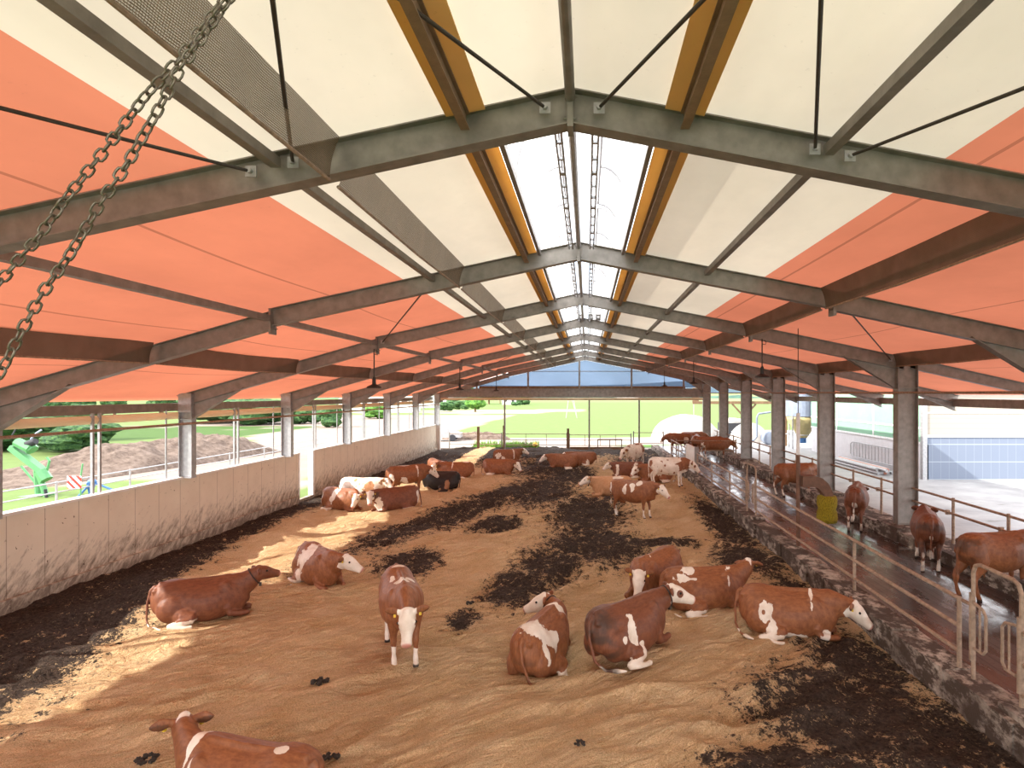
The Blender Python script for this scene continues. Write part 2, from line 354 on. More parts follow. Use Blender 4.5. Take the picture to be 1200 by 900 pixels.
COAT = {'red': coat_mat('red_brown_coat', (.16, .052, .020), (.30, .115, .045)), 'dark': coat_mat('deep_brown_coat', (.115, .036, .018), (.21, .075, .033)),
        'tan': coat_mat('pale_tan_coat', (.40, .19, .085), (.55, .30, .15)), 'black': coat_mat('black_brown_coat', (.012, .008, .007), (.03, .02, .016), (.30, .14, .06), (.36, .18, .09))}

# ---------------------------------------------------------------- building section
S = 6.0; NF = 8
RID = (-.17, 7.77); PROF = [(-13.0, 4.46), (-12.5, 4.62), (-6.4, 6.42), RID, (5.0, 6.78), (9.6, 5.84), (15.2, 4.62)]
def zr(x):
    for (a, za), (b, zb_) in zip(PROF, PROF[1:]):
        if x <= b: return za+(zb_-za)*(x-a)/(b-a)
    return PROF[-1][1]
def slab(x0, x1, y0, y1, mat, n=6, sag=.0):
    xs = sorted({x0, x1, *[p[0] for p in PROF if x0 < p[0] < x1], *[x0+(x1-x0)*i/n for i in range(n+1)]}); ny = max(2, int((y1-y0)/1))
    ys = np.linspace(y0, y1, ny*2+1); X, Y = np.meshgrid(xs, ys)
    wgt = np.clip(np.minimum(np.abs(X-x0), np.abs(x1-X))/1.5, 0, 1); Z = np.vectorize(zr)(X)+.03-sag*wgt*np.abs(np.sin(Y/S*PI))
    o = grid('ceiling', X, Y, Z, mat, False); o['kind'] = 'structure'; return o
slab(-3.75, RID[0], -7, 6, M['mem_w']); slab(RID[0], 3.62, -7, 6, M['mem_w'])
slab(-3.75, -1.12, 6, 48.3, M['mem_w']); slab(.92, 3.62, 6, 48.3, M['mem_w'])
slab(-13.0, -3.75, -7, 48.3, M['mem_r'], 8, .07); slab(3.62, 15.2, -7, 48.3, M['mem_r'], 10, .05)

# ---- bedding surface
def bedz(x, y):
    x = np.asarray(x, float); y = np.asarray(y, float)
    a = math.radians(28); u = x*math.cos(a)+y*math.sin(a); v = -x*math.sin(a)+y*math.cos(a)
    w = fbm(x*.45, y*.45, 2, 9); r = (1-np.abs(2*vnoise(u*.42+3, v*1.15+2.2*w, 1)-1))**1.6; r2 = (1-np.abs(2*vnoise(u*.8, v*2.7+3*w, 2)-1))**1.6      # wavy ridges
    am = .35+.9*fbm(x*.2, y*.2, 2, 19)
    z = .22*(fbm(x*.28, y*.28, 3, 4)-.5)*2 + .20*am*(r-.5) + .13*am*(r2-.5) + .04*((1-np.abs(2*vnoise(u*1.6, v*5.5+4*w, 3)-1))**1.5-.5) + .05*(fbm(x*2.2, y*2.2, 3, 5)-.5)
    edge = np.clip((x+12.2)/1.5, 0, 1)*np.clip((5.6-x)/1.2, 0, 1)
    return z*(.25+.75*edge)+.05*(1-edge)
ELL = [(.3,18.1,1.7,2.4,0),(0,23.3,1.6,4.2,0),(-2.3,28.5,1.9,4.5,0),(-2.4,38,2.4,7,0),(-5.2,22.5,6.4,1.15,72),(-3.6,28,4,1.1,66),(-4.9,16.2,.9,1.1,0),
       (-1.7,14.2,.9,1.4,0),(-1.0,16.0,1.0,1.4,0),(-2.6,12.2,.35,.55,0),(3.9,8.5,1.5,1.7,0),(4.8,7.4,1.4,1.9,0),(2.7,7.0,1.3,.75,0),(4.7,10.3,.85,1.4,0),(4.9,21.5,.75,5,0),
       (4.5,16.5,1.0,1.9,0),(5.0,13.6,.5,1.6,0),(4.9,40,3.4,6.5,0),(-10.5,42,3.0,6,0),(-6.3,44,2.0,6,0),(-4,45,4,3.5,0),(-1,34,1.6,4,0),(-3.3,21,1.0,1.5,0),(1.1,27,.6,2.4,0),(2.3,18.6,1.3,.7,0),(-10.6,6,2.4,6,0)]
def manure(x, y):
    m = np.full(np.shape(x), -1.2)
    for cx, cy, rx, ry, an in ELL:
        a = math.radians(an); dx, dy = x-cx, y-cy; u = dx*math.cos(a)+dy*math.sin(a); v = -dx*math.sin(a)+dy*math.cos(a)
        m = np.maximum(m, np.minimum(.95*(1.12-np.sqrt((u/rx)**2+(v/ry)**2))+.28, .85))
    lim = np.interp(y, [4, 9, 12, 15, 19, 26, 34, 48], [-8.2, -8.4, -9.2, -10.3, -11.1, -11.2, -10.6, -9]); m = np.maximum(m, np.clip((lim-x)*1.1+.45, -1.2, .9))
    m = np.maximum(m, np.clip((y-42.5)*.3, -1.2, 1.15)); m = np.where((np.abs(x+8.5) < .75) & (y > 36.5), np.minimum(m, .1), m)
    return m
xs = np.arange(-12.35, 5.66, .06); ys = np.concatenate([np.arange(3.6, 16, .055), np.arange(16, 26, .1), np.arange(26, 50.5, .2)])
X, Y = np.meshgrid(xs, ys); mm = manure(X, Y); Z = bedz(X, Y)
Z = Z+np.clip(mm+.3, 0, 1)*.16*(fbm(X*3.5, Y*3.5, 4, 8)-.5)+.05*(fbm(X*1.6+Y*.6, Y*3.2-X*1.2, 3, 14)-.5)
bed = grid('bedding', X, Y, Z, M['bed']); bed['kind'] = 'structure'; attr(bed, 'manure', mm)
def bz(x, y): return float(bedz(np.array([x]), np.array([y]))[0])

# ---- left wall with doorway gap
mb = MB(); mb.b2(-12.5, -12.32, -4, 25.2, -.3, 2.10).b2(-12.5, -12.32, 26.5, 48.2, -.3, 2.10).b2(-12.5, -12.32, 25.2, 26.5, -.3, .14)
mb.b2(-12.34, -12.22, -4, 25.0, -.3, .34).b2(-12.34, -12.22, 26.7, 48.2, -.3, .30); struct('wall_left', mb, M['wall'])
mb = MB(); mb.b2(-12.56, -12.28, -4, 25.2, 2.10, 2.16).b2(-12.56, -12.28, 26.5, 48.2, 2.10, 2.16); struct('trim_1', mb, M['pale_conc'])  # wall cap: the sunlit look of the wall top is put into its pale colour
mb = MB(); mb.b2(-12.52, -12.30, 26.42, 26.56, .14, 2.14).b2(-12.52, -12.30, 25.14, 25.22, .14, 2.14); struct('trim_2', mb, M['white'])
mb = MB().b2(-12.52, -12.05, 48.2, 48.5, -.3, 2.2); struct('wall_back', mb, M['pale_conc'])
# ---- alley side curb, alley floor, feed curb, feed table
c = MB(); ysn = np.arange(2.5, 33.5, .5); rn = random.Random(4)
for y in ysn:
    j = rn.uniform(-.03, .03); c.b2(5.42+j, 5.92, y, y+.502, -.3, .49+rn.uniform(-.02, .015))
struct('trim_3', c, M['curb'])
struct('trim_4', MB().b2(5.35, 5.9, 34.2, 49, -.3, .42), M['curb'])
struct('floor', MB().b2(5.9, 9.25, 1, 50, -.1, .30), M['slat'])
fc = MB().b2(9.2, 10.2, 1, 50, -.1, .62)
for k in range(1, 9): fc.b2(9.15, 10.25, k*S-.6, k*S+.6, -.1, .72)
struct('trim_5', fc, M['curb'])
struct('floor_yard', MB().b2(10.2, 60, -5, 75, -.1, .02), M['yard'])

# ---------------------------------------------------------------- steel frames
ORD = ['', 'first', 'second', 'third', 'fourth', 'fifth', 'sixth', 'seventh', 'eighth']
H = .35
def P(x, Y, off=0): return Vector((x, Y, zr(x)-off))
def seg(mb, pts, Y, h, w=.20):
    for (x0, o0), (x1, o1) in zip(pts, pts[1:]):
        a, b = P(x0, Y, h/2+o0), P(x1, Y, h/2+o1); mb.ibeam(a, b, w, h, up=(0, 0, 1))
def haunch(mb, tri, Y, w=.19):
    v = [Vector((x, Y+d, z)) for d in (-.006, .006) for x, z in tri]; mb.add(v, [(0, 1, 2), (5, 4, 3), (0, 3, 4, 1), (1, 4, 5, 2), (2, 5, 3, 0)])
    mb.bar(Vector((tri[0][0], Y, tri[0][1])), Vector((tri[1][0], Y, tri[1][1])), w, .014)
for k in range(1, NF+1):
    Y = k*S; last = k == NF
    t = thing('portal_frame', f'{ORD[k]} grey steel portal frame under the roof, counted from the nearest' + (', closing the open gable' if last else ''), 'portal frame', (RID[0], Y, 0), 0, 'steel portal frames of the barn')
    def part(n, m, mat=M['steel']):
        o = m.build(n, mat, t); o.matrix_parent_inverse = Matrix.Translation((-RID[0], -Y, 0)); return o
    m = MB(); seg(m, [(RID[0], 0), (-6.4, 0)], Y, H); part('rafter', m)
    m = MB(); seg(m, [(-6.4, .06), (-12.44, 0)], Y, H); m.b2(-6.43, -6.39, Y-.12, Y+.12, zr(-6.4)-.52, zr(-6.4)-.0); part('rafter', m)
    m = MB(); seg(m, [(RID[0], 0), (4.95, 0)], Y, H); part('rafter', m)
    m = MB(); seg(m, [(5.0, 0), (9.7, .02)], Y, H+.04); m.b2(4.97, 5.03, Y-.13, Y+.13, zr(5)-.5, zr(5)); part('rafter', m)
    m = MB(); seg(m, [(9.9, 0), (15.1, .02)], Y, .32); part('rafter', m)
    m = MB(); m.b2(RID[0]-.03, RID[0]+.03, Y-.12, Y+.12, zr(RID[0])-.40, zr(RID[0])-.005)
    for dz in (.08, .3):
        for dy in (-.07, .07): m.cyl((RID[0]-.06, Y+dy, zr(RID[0])-dz), (RID[0]+.06, Y+dy, zr(RID[0])-dz), .014, n=6)
    part('ridge_plate', m)
    m = MB(); haunch(m, [(-10.5, zr(-10.5)-.33), (-12.05, 3.92), (-12.05, zr(-12.05)-.3)], Y); part('haunch', m)
    m = MB(); haunch(m, [(7.8, zr(7.8)-.36), (9.42, 4.85), (9.42, zr(9.4)-.3)], Y); part('haunch', m)
    m = MB(); haunch(m, [(13.2, zr(13.2)-.3), (15.0, 4.0), (15.0, zr(15)-.25)], Y); part('haunch', m)
    m = MB(); m.ibeam((-12.22, Y, 2.12), (-12.22, Y, zr(-12.2)-.02), .22, .40, up=(1, 0, 0))
    m.b2(-12.42, -12.03, Y-.125, Y-.112, 4.12, zr(-12.2)+.0); m.b2(-12.42, -12.03, Y-.1, Y+.1, 2.12, 2.16); m.b2(-12.40, -12.04, Y-.09, Y+.09, 3.9, 3.92)
    for zz in (3.7, 4.1, 4.4): m.cyl((-12.06, Y-.06, zz), (-11.99, Y-.06, zz), .015, n=6)
    part('column', m, M['galv'])
    m = MB(); m.ibeam((9.74, Y, .6), (9.74, Y, zr(9.74)-.02), .30, .62, t=.02, up=(1, 0, 0))
    m.b2(9.44, 10.04, Y-.14, Y+.14, .70, .74); m.b2(9.45, 10.03, Y-.13, Y+.13, 4.86, 4.88)
    for zz in (5.0, 5.25, 5.5): m.cyl((9.36, Y-.08, zz), (9.45, Y-.08, zz), .018, n=6)
    part('column', m, M['steel'])

# ---- purlins, ridge tubes, nets, braces
BAY = ['nearest', 'second', 'third', 'fourth', 'fifth', 'sixth', 'seventh', 'farthest']
def between(k): return f'in the {BAY[k]} roof bay'
for k in range(0, NF):
    y0, y1 = k*S+(-5 if k == 0 else .1), (k+1)*S-.1; bt = between(k)
    def pur(name, mb, label, group, mat=M['steel']): return tag(mb.build(name, mat), label, 'roof bar', group)
    pur('ridge_tube', MB().tube([(RID[0], y0, 7.66), (RID[0], y1, 7.66)], .05, 12), f'grey round ridge tube {bt}', 'ridge tubes', M['galv'] if k else M['steel'])
    pur('purlin', MB().bar((-3.12, y0, zr(-3.12)-.12), (-3.12, y1, zr(-3.12)-.12), .10, .10), f'square grey purlin beneath the cream left roof {bt}', 'purlins of the left roof')
    pur('purlin', MB().bar((2.42, y0, zr(2.42)-.14), (2.42, y1, zr(2.42)-.14), .10, .10), f'square grey purlin beneath the cream right roof {bt}', 'purlins of the right roof')
    pur('purlin', MB().bar((-6.45, y0, zr(-6.4)-.2), (-6.45, y1, zr(-6.4)-.2), .12, .12), f'thick grey purlin at the bend of the left red roof {bt}', 'purlins at the bend of the left roof')
    pur('purlin', MB().tube([(5.12, y0, zr(5)-.14), (5.12, y1, zr(5)-.14)], .055, 10), f'round grey purlin beside the right mesh net {bt}', 'purlins beside the right net')
    # yellowed ridge boards with brown steel web under them
    for sx, sd in ((-1, 'left'), (1, 'right')):
        xc = -1.22 if sx < 0 else .98
        t = thing('ridge_beam', f'yellow boarded ridge beam with brown steel underside, {sd} of the ridge tube, {bt}', 'roof beam', (xc, (y0+y1)/2, zr(xc)), 0, 'yellow ridge beams')
        L = y1-y0
        MB().box((0, 0, -.02), (.40, L, .03), 0, .19*sx).build('board', M['mem_y'], t)
        MB().ibeam((0, -L/2, -.12), (0, L/2, -.12), .09, .17).build('steel_web', M['beambrown'], t)
        if k: MB().bar((-.26*sx, -L/2, .0), (-.26*sx, L/2, .0), .06, .12).build('edge_angle', M['steel'], t)
    # mesh nets
    for nm, x, hh, b in (('left cream', -2.48, .43, .0), ('left red', -8.75, .42, 0), ('right red', 4.72, .42, 0), ('right outer red', 9.3, .38, 0)):
        t = thing('mesh_net', f'brown mesh net hanging along the {nm} roof {bt}', 'net', (x, (y0+y1)/2, zr(x)), 0, 'mesh nets under the roof')
        L = y1-y0; ys_ = np.linspace(-L/2, L/2, 25); zs = np.linspace(0, 1, 6); YY, QQ = np.meshgrid(ys_, zs)
        sgn = -1 if x < 0 else 1
        XX = sgn*(QQ*.10+.03*np.sin(QQ*PI)*np.sin(YY*5)); ZZ = -QQ*hh-.03*QQ*np.sin((YY/L+.5)*PI)
        grid('net_sheet', XX, YY, ZZ, M['net' if 'cream' in nm else 'net2'], True, t)
        MB().tube([(sgn*.10, -L/2, -hh), (sgn*.10, 0, -hh-.03), (sgn*.10, L/2, -hh)], .018, 6).build('edge_wire', M['rusty'], t)
def rod(a, b, label):
    t = thing('brace_rod', label, 'brace rod', tuple(a), 0, 'tension rods of the roof'); a = Vector(a); b = Vector(b)
    MB().tube([(0, 0, 0), b-a], .017, 8).build('rod', M['rod'], t)
    for p, q in ((Vector((0, 0, 0)), 1), (b-a, -1)):
        m = MB(); m.box(p+Vector((0, .01*q, 0)), (.11, .015, .11)); m.cyl(p-Vector((0, .04, 0)), p+Vector((0, .04, 0)), .026, n=6); m.build('anchor_plate', M['galv'], t)
YA = 5.86
for x1, x0, n1 in ((-.42, -3.0, 'cream roof from the ridge leftwards'), (.12, 2.3, 'cream roof from the ridge rightwards'), (-2.93, -.4, 'cream roof from the left purlin to the ridge'),
                   (2.27, .15, 'cream roof from the right purlin to the ridge'), (-3.35, -6.2, 'red roof from the left purlin outwards'), (2.62, 4.9, 'red roof from the right purlin outwards'),
                   (-6.15, -3.3, 'red roof from the left bend inwards')):
    rod((x1, YA, zr(x1)-.17), (x0, .1, zr(x0)-.17), f'thin dark tension rod crossing the near {n1}')
for a, b, n1 in ((-3.3, -6.2, 'left red'), (5.3, 9.2, 'right red')):
    for y0 in (12.15, 30.15): rod((a, y0, zr(a)-.2), (b, y0+5.7, zr(b)-.2), f'thin tension rod under the {n1} roof {"behind the second portal frame" if y0 < 20 else "behind the fifth portal frame"}')

# ---- ridge vent flaps beyond the first frame
for k in range(1, NF):
    for sx, sd in ((-1, 'left'), (1, 'right')):
        xb, xt = (-.98, -.42) if sx < 0 else (.72, .22); y0, y1 = k*S+.12, (k+1)*S-.12
        t = thing('vent_flap', f'curved white vent flap on the {sd} of the ridge {between(k)}', 'vent flap', (xb, y0, 7.6), 0, 'white ridge vent flaps')
        q = np.linspace(0, PI/2, 9); ys_ = np.linspace(0, y1-y0, 13); QQ, YY = np.meshgrid(q, ys_)
        XX = (xt-xb)*(1-np.cos(QQ)); ZZ = .95*np.sin(QQ)
        grid('flap_sheet', XX, YY, ZZ, M['mem_flap'], True, t)
        for yy in (.0, 1.9, 3.8, y1-y0): MB().tube([((xt-xb)*(1-math.cos(a))*.97+.0, yy, .95*math.sin(a)-.03) for a in q], .022, 6).build('rib', M['galv'], t)
        MB().tube([(xt-xb, 0, .93), (xt-xb, y1-y0, .93)], .025, 6).build('edge_tube', M['galv'], t)
        m = MB(); yy = 0
        xr = (-.36 if sx < 0 else .06)-xb
        m.tube([(xr, 0, .02), (xr, y1-y0, .02)], .016, 6); m.tube([(xr+.07, 0, .02), (xr+.07, y1-y0, .02)], .016, 6)
        for i in range(12): m.bar((xr, .25+i*.48, .02), (xr+.07, .25+i*.48, .02), .05 if i % 3 else .10, .03)
        m.build('rack_drive', M['galv'], t)

# ---- eaves: left roll and beam, right beam; side tubes and poles
tag(MB().b2(-12.75, -12.60, -4, 48.2, 4.16, 4.40).build('eave_beam', M['steel']), 'long grey eave beam on top of the left columns', 'eave beam')
tag(MB().tube([(-12.62, -4, 4.02), (-12.62, 48, 4.02)], .11, 14).build('curtain_roll', M['roll'], None, True), 'rolled up cream side curtain under the left eave', 'curtain')
tag(MB().b2(14.9, 15.1, -4, 48.2, 4.16, 4.48).build('eave_beam', M['steel']), 'grey eave beam at the outer edge of the right canopy roof', 'eave beam')
tag(MB().tube([(-11.98, 2, 3.79), (-11.98, 47.9, 3.79)], .035, 8).build('curtain_tube', M['rusty']), 'long horizontal tube running along the left columns', 'tube')
tag(MB().tube([(9.30, 2, 4.72), (9.30, 47.9, 4.72)], .032, 8).build('water_pipe', M['rusty']), 'long horizontal pipe running along the right columns', 'pipe')
for k in range(1, 8):
    for i, yy in enumerate((k*S+2.9, k*S+3.12)):
        w = 'near' if i == 0 else 'far'
        tag(MB().bar((-12.52, yy, 2.1), (-12.52, yy, 4.2), .06, .06, (0, 1, 0)).build('side_pole', M['galv']), f'thin pole above the left wall, {w} of the pair {between(k)}', 'pole', 'thin poles above the left wall')
    tag(MB().tube([(-12.55, k*S-.45, 2.1), (-12.55, k*S-.45, 4.2)], .025, 8).build('side_pole', M['galv']), f'thin pole above the left wall just before the {ORD[k]} portal frame', 'pole', 'thin poles above the left wall')

# ---- gable
Yg = 48.1
m = MB(); pts = [(x, zr(x)-.36) for x in (-8.8, -6.4, RID[0], 5.0, 9.4)]; zb0 = 5.18
v = [(x, Yg, zb0) for x, z in pts]+[(x, Yg, max(z, zb0+.02)) for x, z in pts]; n_ = len(pts)
m.add([(x, Yg+d, z) for d in (0, .02) for x, y, z in v], [(i, i+1, n_+i+1, n_+i) for i in range(n_-1)]+[(2*n_+i, 3*n_+i, 3*n_+i+1, 2*n_+i+1) for i in range(n_-1)])
struct('window_1', m, M['gable'])
t = thing('gable_beam', 'wide grey double beam across the open far gable', 'beam', (0, Yg, 4.6), 0)
MB().b2(-12.0, 9.5, -.15, .05, -.24, .10).build('lower_beam', M['steel'], t); MB().b2(-8.8, 8.0, -.12, .0, .50, .68).build('upper_rail', M['wood'], t); MB().b2(-12.0, 9.5, -.05, .1, .1, .5).build('back_panel', M['steel'], t)
MB().tube([(-11.9, -.2, -.36), (9.4, -.2, -.36)], .10, 10).build('rolled_curtain', M['roll'], t)
MB().bar((-9, 0, 1.9), (8, 0, 1.9), .04, .05).build('cross_rail', M['steel'], t)
for px in (485, 559, 619, 679, 740, 801):
    x = (px-CX)*Yg/F; ztop = zr(x)-.3
    if ztop > 5.0: tag(MB().bar((x, Yg-.08, 4.7), (x, Yg-.08, ztop), .14, .14, (0, 1, 0)).build('gable_post', M['steel']), f'short grey post in the far gable film, {["first", "second", "third", "fourth", "fifth", "sixth"][(485,559,619,679,740,801).index(px)]} from the left', 'post', 'posts in the gable film')
for px in (591.5, 690.5, 749):
    x = (px-CX)*Yg/F; nm = {591.5: 'farthest left', 690.5: 'middle', 749: 'farthest right'}[px]
    tag(MB().bar((x, Yg, -.1), (x, Yg, 4.4), .13, .13, (0, 1, 0)).build('gable_pole', M['steel']), f'slim vertical pole in the open gable doorway, {nm} of three', 'pole', 'poles in the gable opening')

# ---------------------------------------------------------------- railings along the alley
XF = 5.72; RZ = (.74, 1.13, 1.55)
def post(t, y, z0, z1, r=.035, x=0, mat='rusty', name='post'): return MB().tube([(x, y, z0), (x, y, z1)], r, 10).build(name, M[mat], t)
def railing(ya, yb, posts, label, z0=.45, rz=RZ, x=XF):
    t = thing('railing', label, 'railing', (x, ya, 0), 0, 'pipe railings on the alley curb')
    for z in rz: MB().tube([(0, 0, z), (0, yb-ya, z)], .034, 10).build('rail', M['rusty'], t)
    for y in posts: post(t, y-ya, z0, rz[-1]+.03)
    return t
railing(9.05, 19.85, (9.05, 12.6), 'long three-rail pipe railing on the curb between the two hooped gateways')
railing(21.15, 30.6, (23.6, 27.0, 30.5), 'three-rail pipe railing on the curb behind the far hooped gateway, up to the concrete slab')
railing(33.8, 40, (33.8, 36.9, 40), 'short pipe railing on the curb behind the upright concrete slab')
railing(1.2, 7.7, (1.4, 4.5), 'pipe railing nearest the camera, in front of the near gateway')
def gateway(ya, yb, label, h=2.2):
    t = thing('gateway_hoop', label, 'gateway', (XF, ya, 0), 0, 'hooped gateways on the alley curb'); L = yb-ya
    pts = [(0, 0, .3), (0, 0, h-.15), (0, .05, h-.04), (0, .15, h), (0, L-.15, h), (0, L-.05, h-.04), (0, L, h-.15), (0, L, .3)]
    MB().tube(pts, .03, 10).build('hoop', M['rusty'], t)
    for y0, d in ((.06, 1), (L-.06, -1)):
        g = MB(); a = [(-.03, y0, .95), (-.03, y0+d*.2, .95), (-.03, y0+d*.26, 1.02), (-.03, y0+d*.26, 1.5), (-.03, y0+d*.2, 1.58), (-.03, y0, 1.62)]
        o = MB().tube(a, .022, 8).tube([(-.03, y0+d*.13, .95), (-.03, y0+d*.13, 1.6)], .016, 8).build('swing_gate', M['rusty'], t)
        MB().tube([(-.03, y0-d*.06, .75), (-.03, y0-d*.06, 1.75)], .03, 10).build('hinge_post', M['rusty'], t)
    MB().tube([(0, L, 1.55), (0, L+.25, 1.55)], .028, 8).build('clamp_rail', M['rusty'], t)
    MB().box((0, -.1, .42), (.42, .5, .3)).build('curb_block', M['curb'], t)
gateway(7.75, 8.72, 'nearest rusty hooped gateway over the curb with two small swing gates')
gateway(19.95, 21.05, 'far rusty hooped gateway in the middle of the curb railing')
t = thing('concrete_slab', 'pale upright concrete slab at the end of the middle curb railing', 'slab', (5.72, 30.8, 0)); MB().b2(-.07, .07, 0, 2.9, .3, 1.82).build('slab_face', M['pale_conc'], t); MB().b2(-.1, .1, -.08, .06, .2, 1.9).build('edge_post', M['steel'], t)
t = thing('cross_gate', 'two-rail pipe gate across the alley in front of the far cow group', 'gate', (5.8, 38.6, 0))
for z in (.95, 1.6): MB().tube([(0, 0, z), (4.0, 0, z)], .03, 8).build('rail', M['rusty'], t)
for x in (.05, 3.95): MB().tube([(x, 0, .3), (x, 0, 1.7)], .04, 8).build('post', M['rusty'], t)
# feed side railing
yp = [8.2, 13.9, 16, 19.9, 22, 26, 28, 32, 34, 38, 40, 45]
t = thing('feed_rail', 'long two-rail feeding barrier behind the alley cows, beside the yard', 'feeding barrier', (9.95, 6, 0))
for z in (1.42, 1.80): MB().tube([(0, 0, z), (0, 40, z)], .032, 10).build('rail', M['rusty'], t)
for y in yp:
    MB().tube([(0, y-6, .6), (0, y-6, 1.86)], .04, 10).build('post', M['rusty'], t); 
    MB().box((0, y-5.75, 1.42), (.1, .07, .13)).build('clamp', M['rusty'], t)
rn = random.Random(8); xs_ = np.linspace(10.2, 11.2, 12); ys_ = np.arange(8, 46, .2); XX, YY = np.meshgrid(xs_, ys_)
o = grid('fodder_windrow', XX, YY, .02+.38*np.sin((XX-10.2)/1.0*PI)*(.5+fbm(XX*2, YY*1.3, 4, 12)), M['hay']); tag(o, 'strip of chopped fodder lying along the feeding barrier', 'fodder', None, 'stuff')

# cow brush on tall pole
t = thing('cow_brush', 'yellow-green rotating cow brush under a brown curved hood on a tall pole', 'cow brush', (5.86, 16.35, 0))
MB().tube([(0, 0, .45), (0, 0, 3.0)], .055, 12).build('pole', M['hood'], t)
MB().tube([(0, 0, 3.0), (0, 0, 4.15)], .05, 12).build('pole_sleeve', M['white'], t)
MB().tube([(0, 0, 4.15), (0, 0, zr(5.86)-.1)], .012, 6).build('suspension_rod', M['rod'], t)
hd = MB(); prev = None; a0 = []
path = [(.08, 2.42), (.45, 2.42), (.62, 2.36), (.78, 2.22), (.88, 2.02), (.92, 1.86)]
low = [(.08, 2.12), (.42, 2.12), (.52, 2.08), (.60, 1.98), (.66, 1.9), (.68, 1.84)]
for d in (-.16, .16): a0 += [(x, d, z) for x, z in path]+[(x, d, z) for x, z in low]
n6 = 6; fs = []
for i in range(5): fs += [(i, i+1, 7+i, 6+i), (12+i, 18+i, 19+i, 13+i), (i, 12+i, 13+i, i+1), (6+i, 7+i, 19+i, 18+i)]
fs += [(0, 6, 18, 12), (5, 17, 23, 11)]
hd.add(a0, fs); hd.build('hood', M['hood'], t)
bp = MB(); prof = [(.10, 1.88), (.24, 1.86), (.27, 1.78), (.27, 1.62), (.235, 1.50), (.27, 1.40), (.28, 1.24), (.26, 1.13), (.08, 1.12)]
bp.tube([(.80, 0, z) for r, z in prof], [r for r, z in prof], 28); bp.build('brush_roll', M['brush'], t, True)
MB().tube([(.80, 0, 1.05), (.80, 0, 1.98)], .04, 8).build('axle', M['rod'], t)

# pendant lamps
for x, k, lab in ((-6.45, 3, 'nearest black lamp hanging from the left roof bend'), (-6.45, 5, 'middle black lamp hanging from the left roof bend'), (-6.45, 7, 'farthest black lamp hanging from the left roof bend'),
                  (5.3, 3, 'nearest black lamp hanging below the right roof'), (5.4, 5, 'middle black lamp hanging below the right roof'), (5.5, 7, 'farthest black lamp hanging below the right roof')):
    zt = zr(x)-.36; zl = 4.86 if x < 0 else 5.18; t = thing('pendant_lamp', lab, 'lamp', (x, k*S-.17, zl), 0, 'black lamps hanging from the roof')
    MB().tube([(0, 0, .3), (0, 0, zt-zl)], .02, 8).build('drop_rod', M['rod'], t)
    MB().tube([(0, 0, .34), (0, 0, .30), (0, 0, .12), (0, 0, .05), (0, 0, 0)], [.03, .05, .06, .20, .22], 16).build('lamp_shade', M['black'], t)
    MB().tube([(.06, 0, zt-zl-.05), (.12, 0, zt-zl-.1), (.1, 0, zt-zl-.18), (.0, 0, zt-zl-.16)], .012, 6).build('hook', M['rod'], t)
for i, px in enumerate((681, 692, 701)):
    p = atY(px, 372, 23.8); t = thing('control_box', f'small dark control box under the ridge at the fourth portal frame, {["left", "middle", "right"][i]} of three', 'box', tuple(p), 0, 'small boxes at the ridge')
    MB().box((0, 0, 0), (.2, .15, .24)).build('housing', M['rod'], t); MB().box((0, -.09, 0), (.1, .03, .1)).build('front_plate', M['galv'], t)

# chains near the camera
def chain(pxs, Y, label):
    pts = [atY(a, b, Y) for a, b in pxs]; out = []
    for a, b in zip(pts, pts[1:]):
        L = (b-a).length; n = max(1, int(L/.004)); out += [a.lerp(b, i/n) for i in range(n)]
    m = MB(); s = 0; last = out[0]; acc = 0; cnt = 0; pitch = .0255
    for i in range(1, len(out)-6):
        acc += (out[i]-out[i-1]).length
        if acc >= pitch:
            acc = 0; cnt += 1; d = (out[i+5]-out[i-5 if i > 5 else 0]).normalized(); _, r, u = m.frame((0, 0, 0), d)
            ang = cnt*PI/2+.5+cnt*.12; w = r*math.cos(ang)+u*math.sin(ang); c = out[i]; P_ = []
            for q in range(12):
                t = 2*PI*q/12; P_.append(c+d*(math.cos(t)*.0085+math.copysign(.0085, math.cos(t)) if abs(math.cos(t)) > .01 else 0)*1+w*(math.sin(t)*.0115))
            m.tube(P_, .0034, 6, True)
    return tag(m.build('hoist_chain', M['chain'], None, True), label, 'chain', 'hoist chains near the camera')
M['chain'] = simple('steel_chain', (.22, .19, .15), .38, .7, .4, 60, .1)
up = [(930, -810), (600, -409)]
chain(up+[(263, 0), (233, 37), (210, 70), (170, 113), (117, 183), (77, 233), (43, 280), (0, 330), (-60, 395)], 1.62, 'long steel hoist chain near the camera, upper strand of the two')
chain(up+[(267, 0), (237, 43), (210, 82), (183, 133), (146, 197), (116, 240), (84, 295), (50, 343), (28, 383), (2, 434), (-40, 500)], 1.58, 'long steel hoist chain near the camera, lower strand of the two')

# ---------------------------------------------------------------- outside: ground, fields, hills
xs = np.concatenate([-np.geomspace(900, 60, 40), np.arange(-58, -12, .7), np.arange(-12, 18, 2.), np.arange(18, 60, 2.), np.geomspace(62, 900, 40)])
ys = np.concatenate([np.arange(-30, 46, 1.1), np.arange(46, 110, .8), np.geomspace(111, 2200, 90)])
X, Y = np.meshgrid(xs, ys)
Z = np.where((X > -12.4) & (X < 15) & (Y < 49), -.6, -.03)
Z = Z+np.where(Y > 560, (Y-560)*.004, 0)
G1, G2, G3 = np.array((.125, .180, .055)), np.array((.07, .13, .03)), np.array((.22, .235, .12)); PATH, SAND, DIRT = np.array((.33, .28, .245)), np.array((.26, .205, .17)), np.array((.18, .135, .105))
nz = fbm(X*.05, Y*.05, 4, 20)-.5; nf = fbm(X*.4, Y*.4, 4, 22)-.5
C = np.tile(G1, X.shape+(1,))
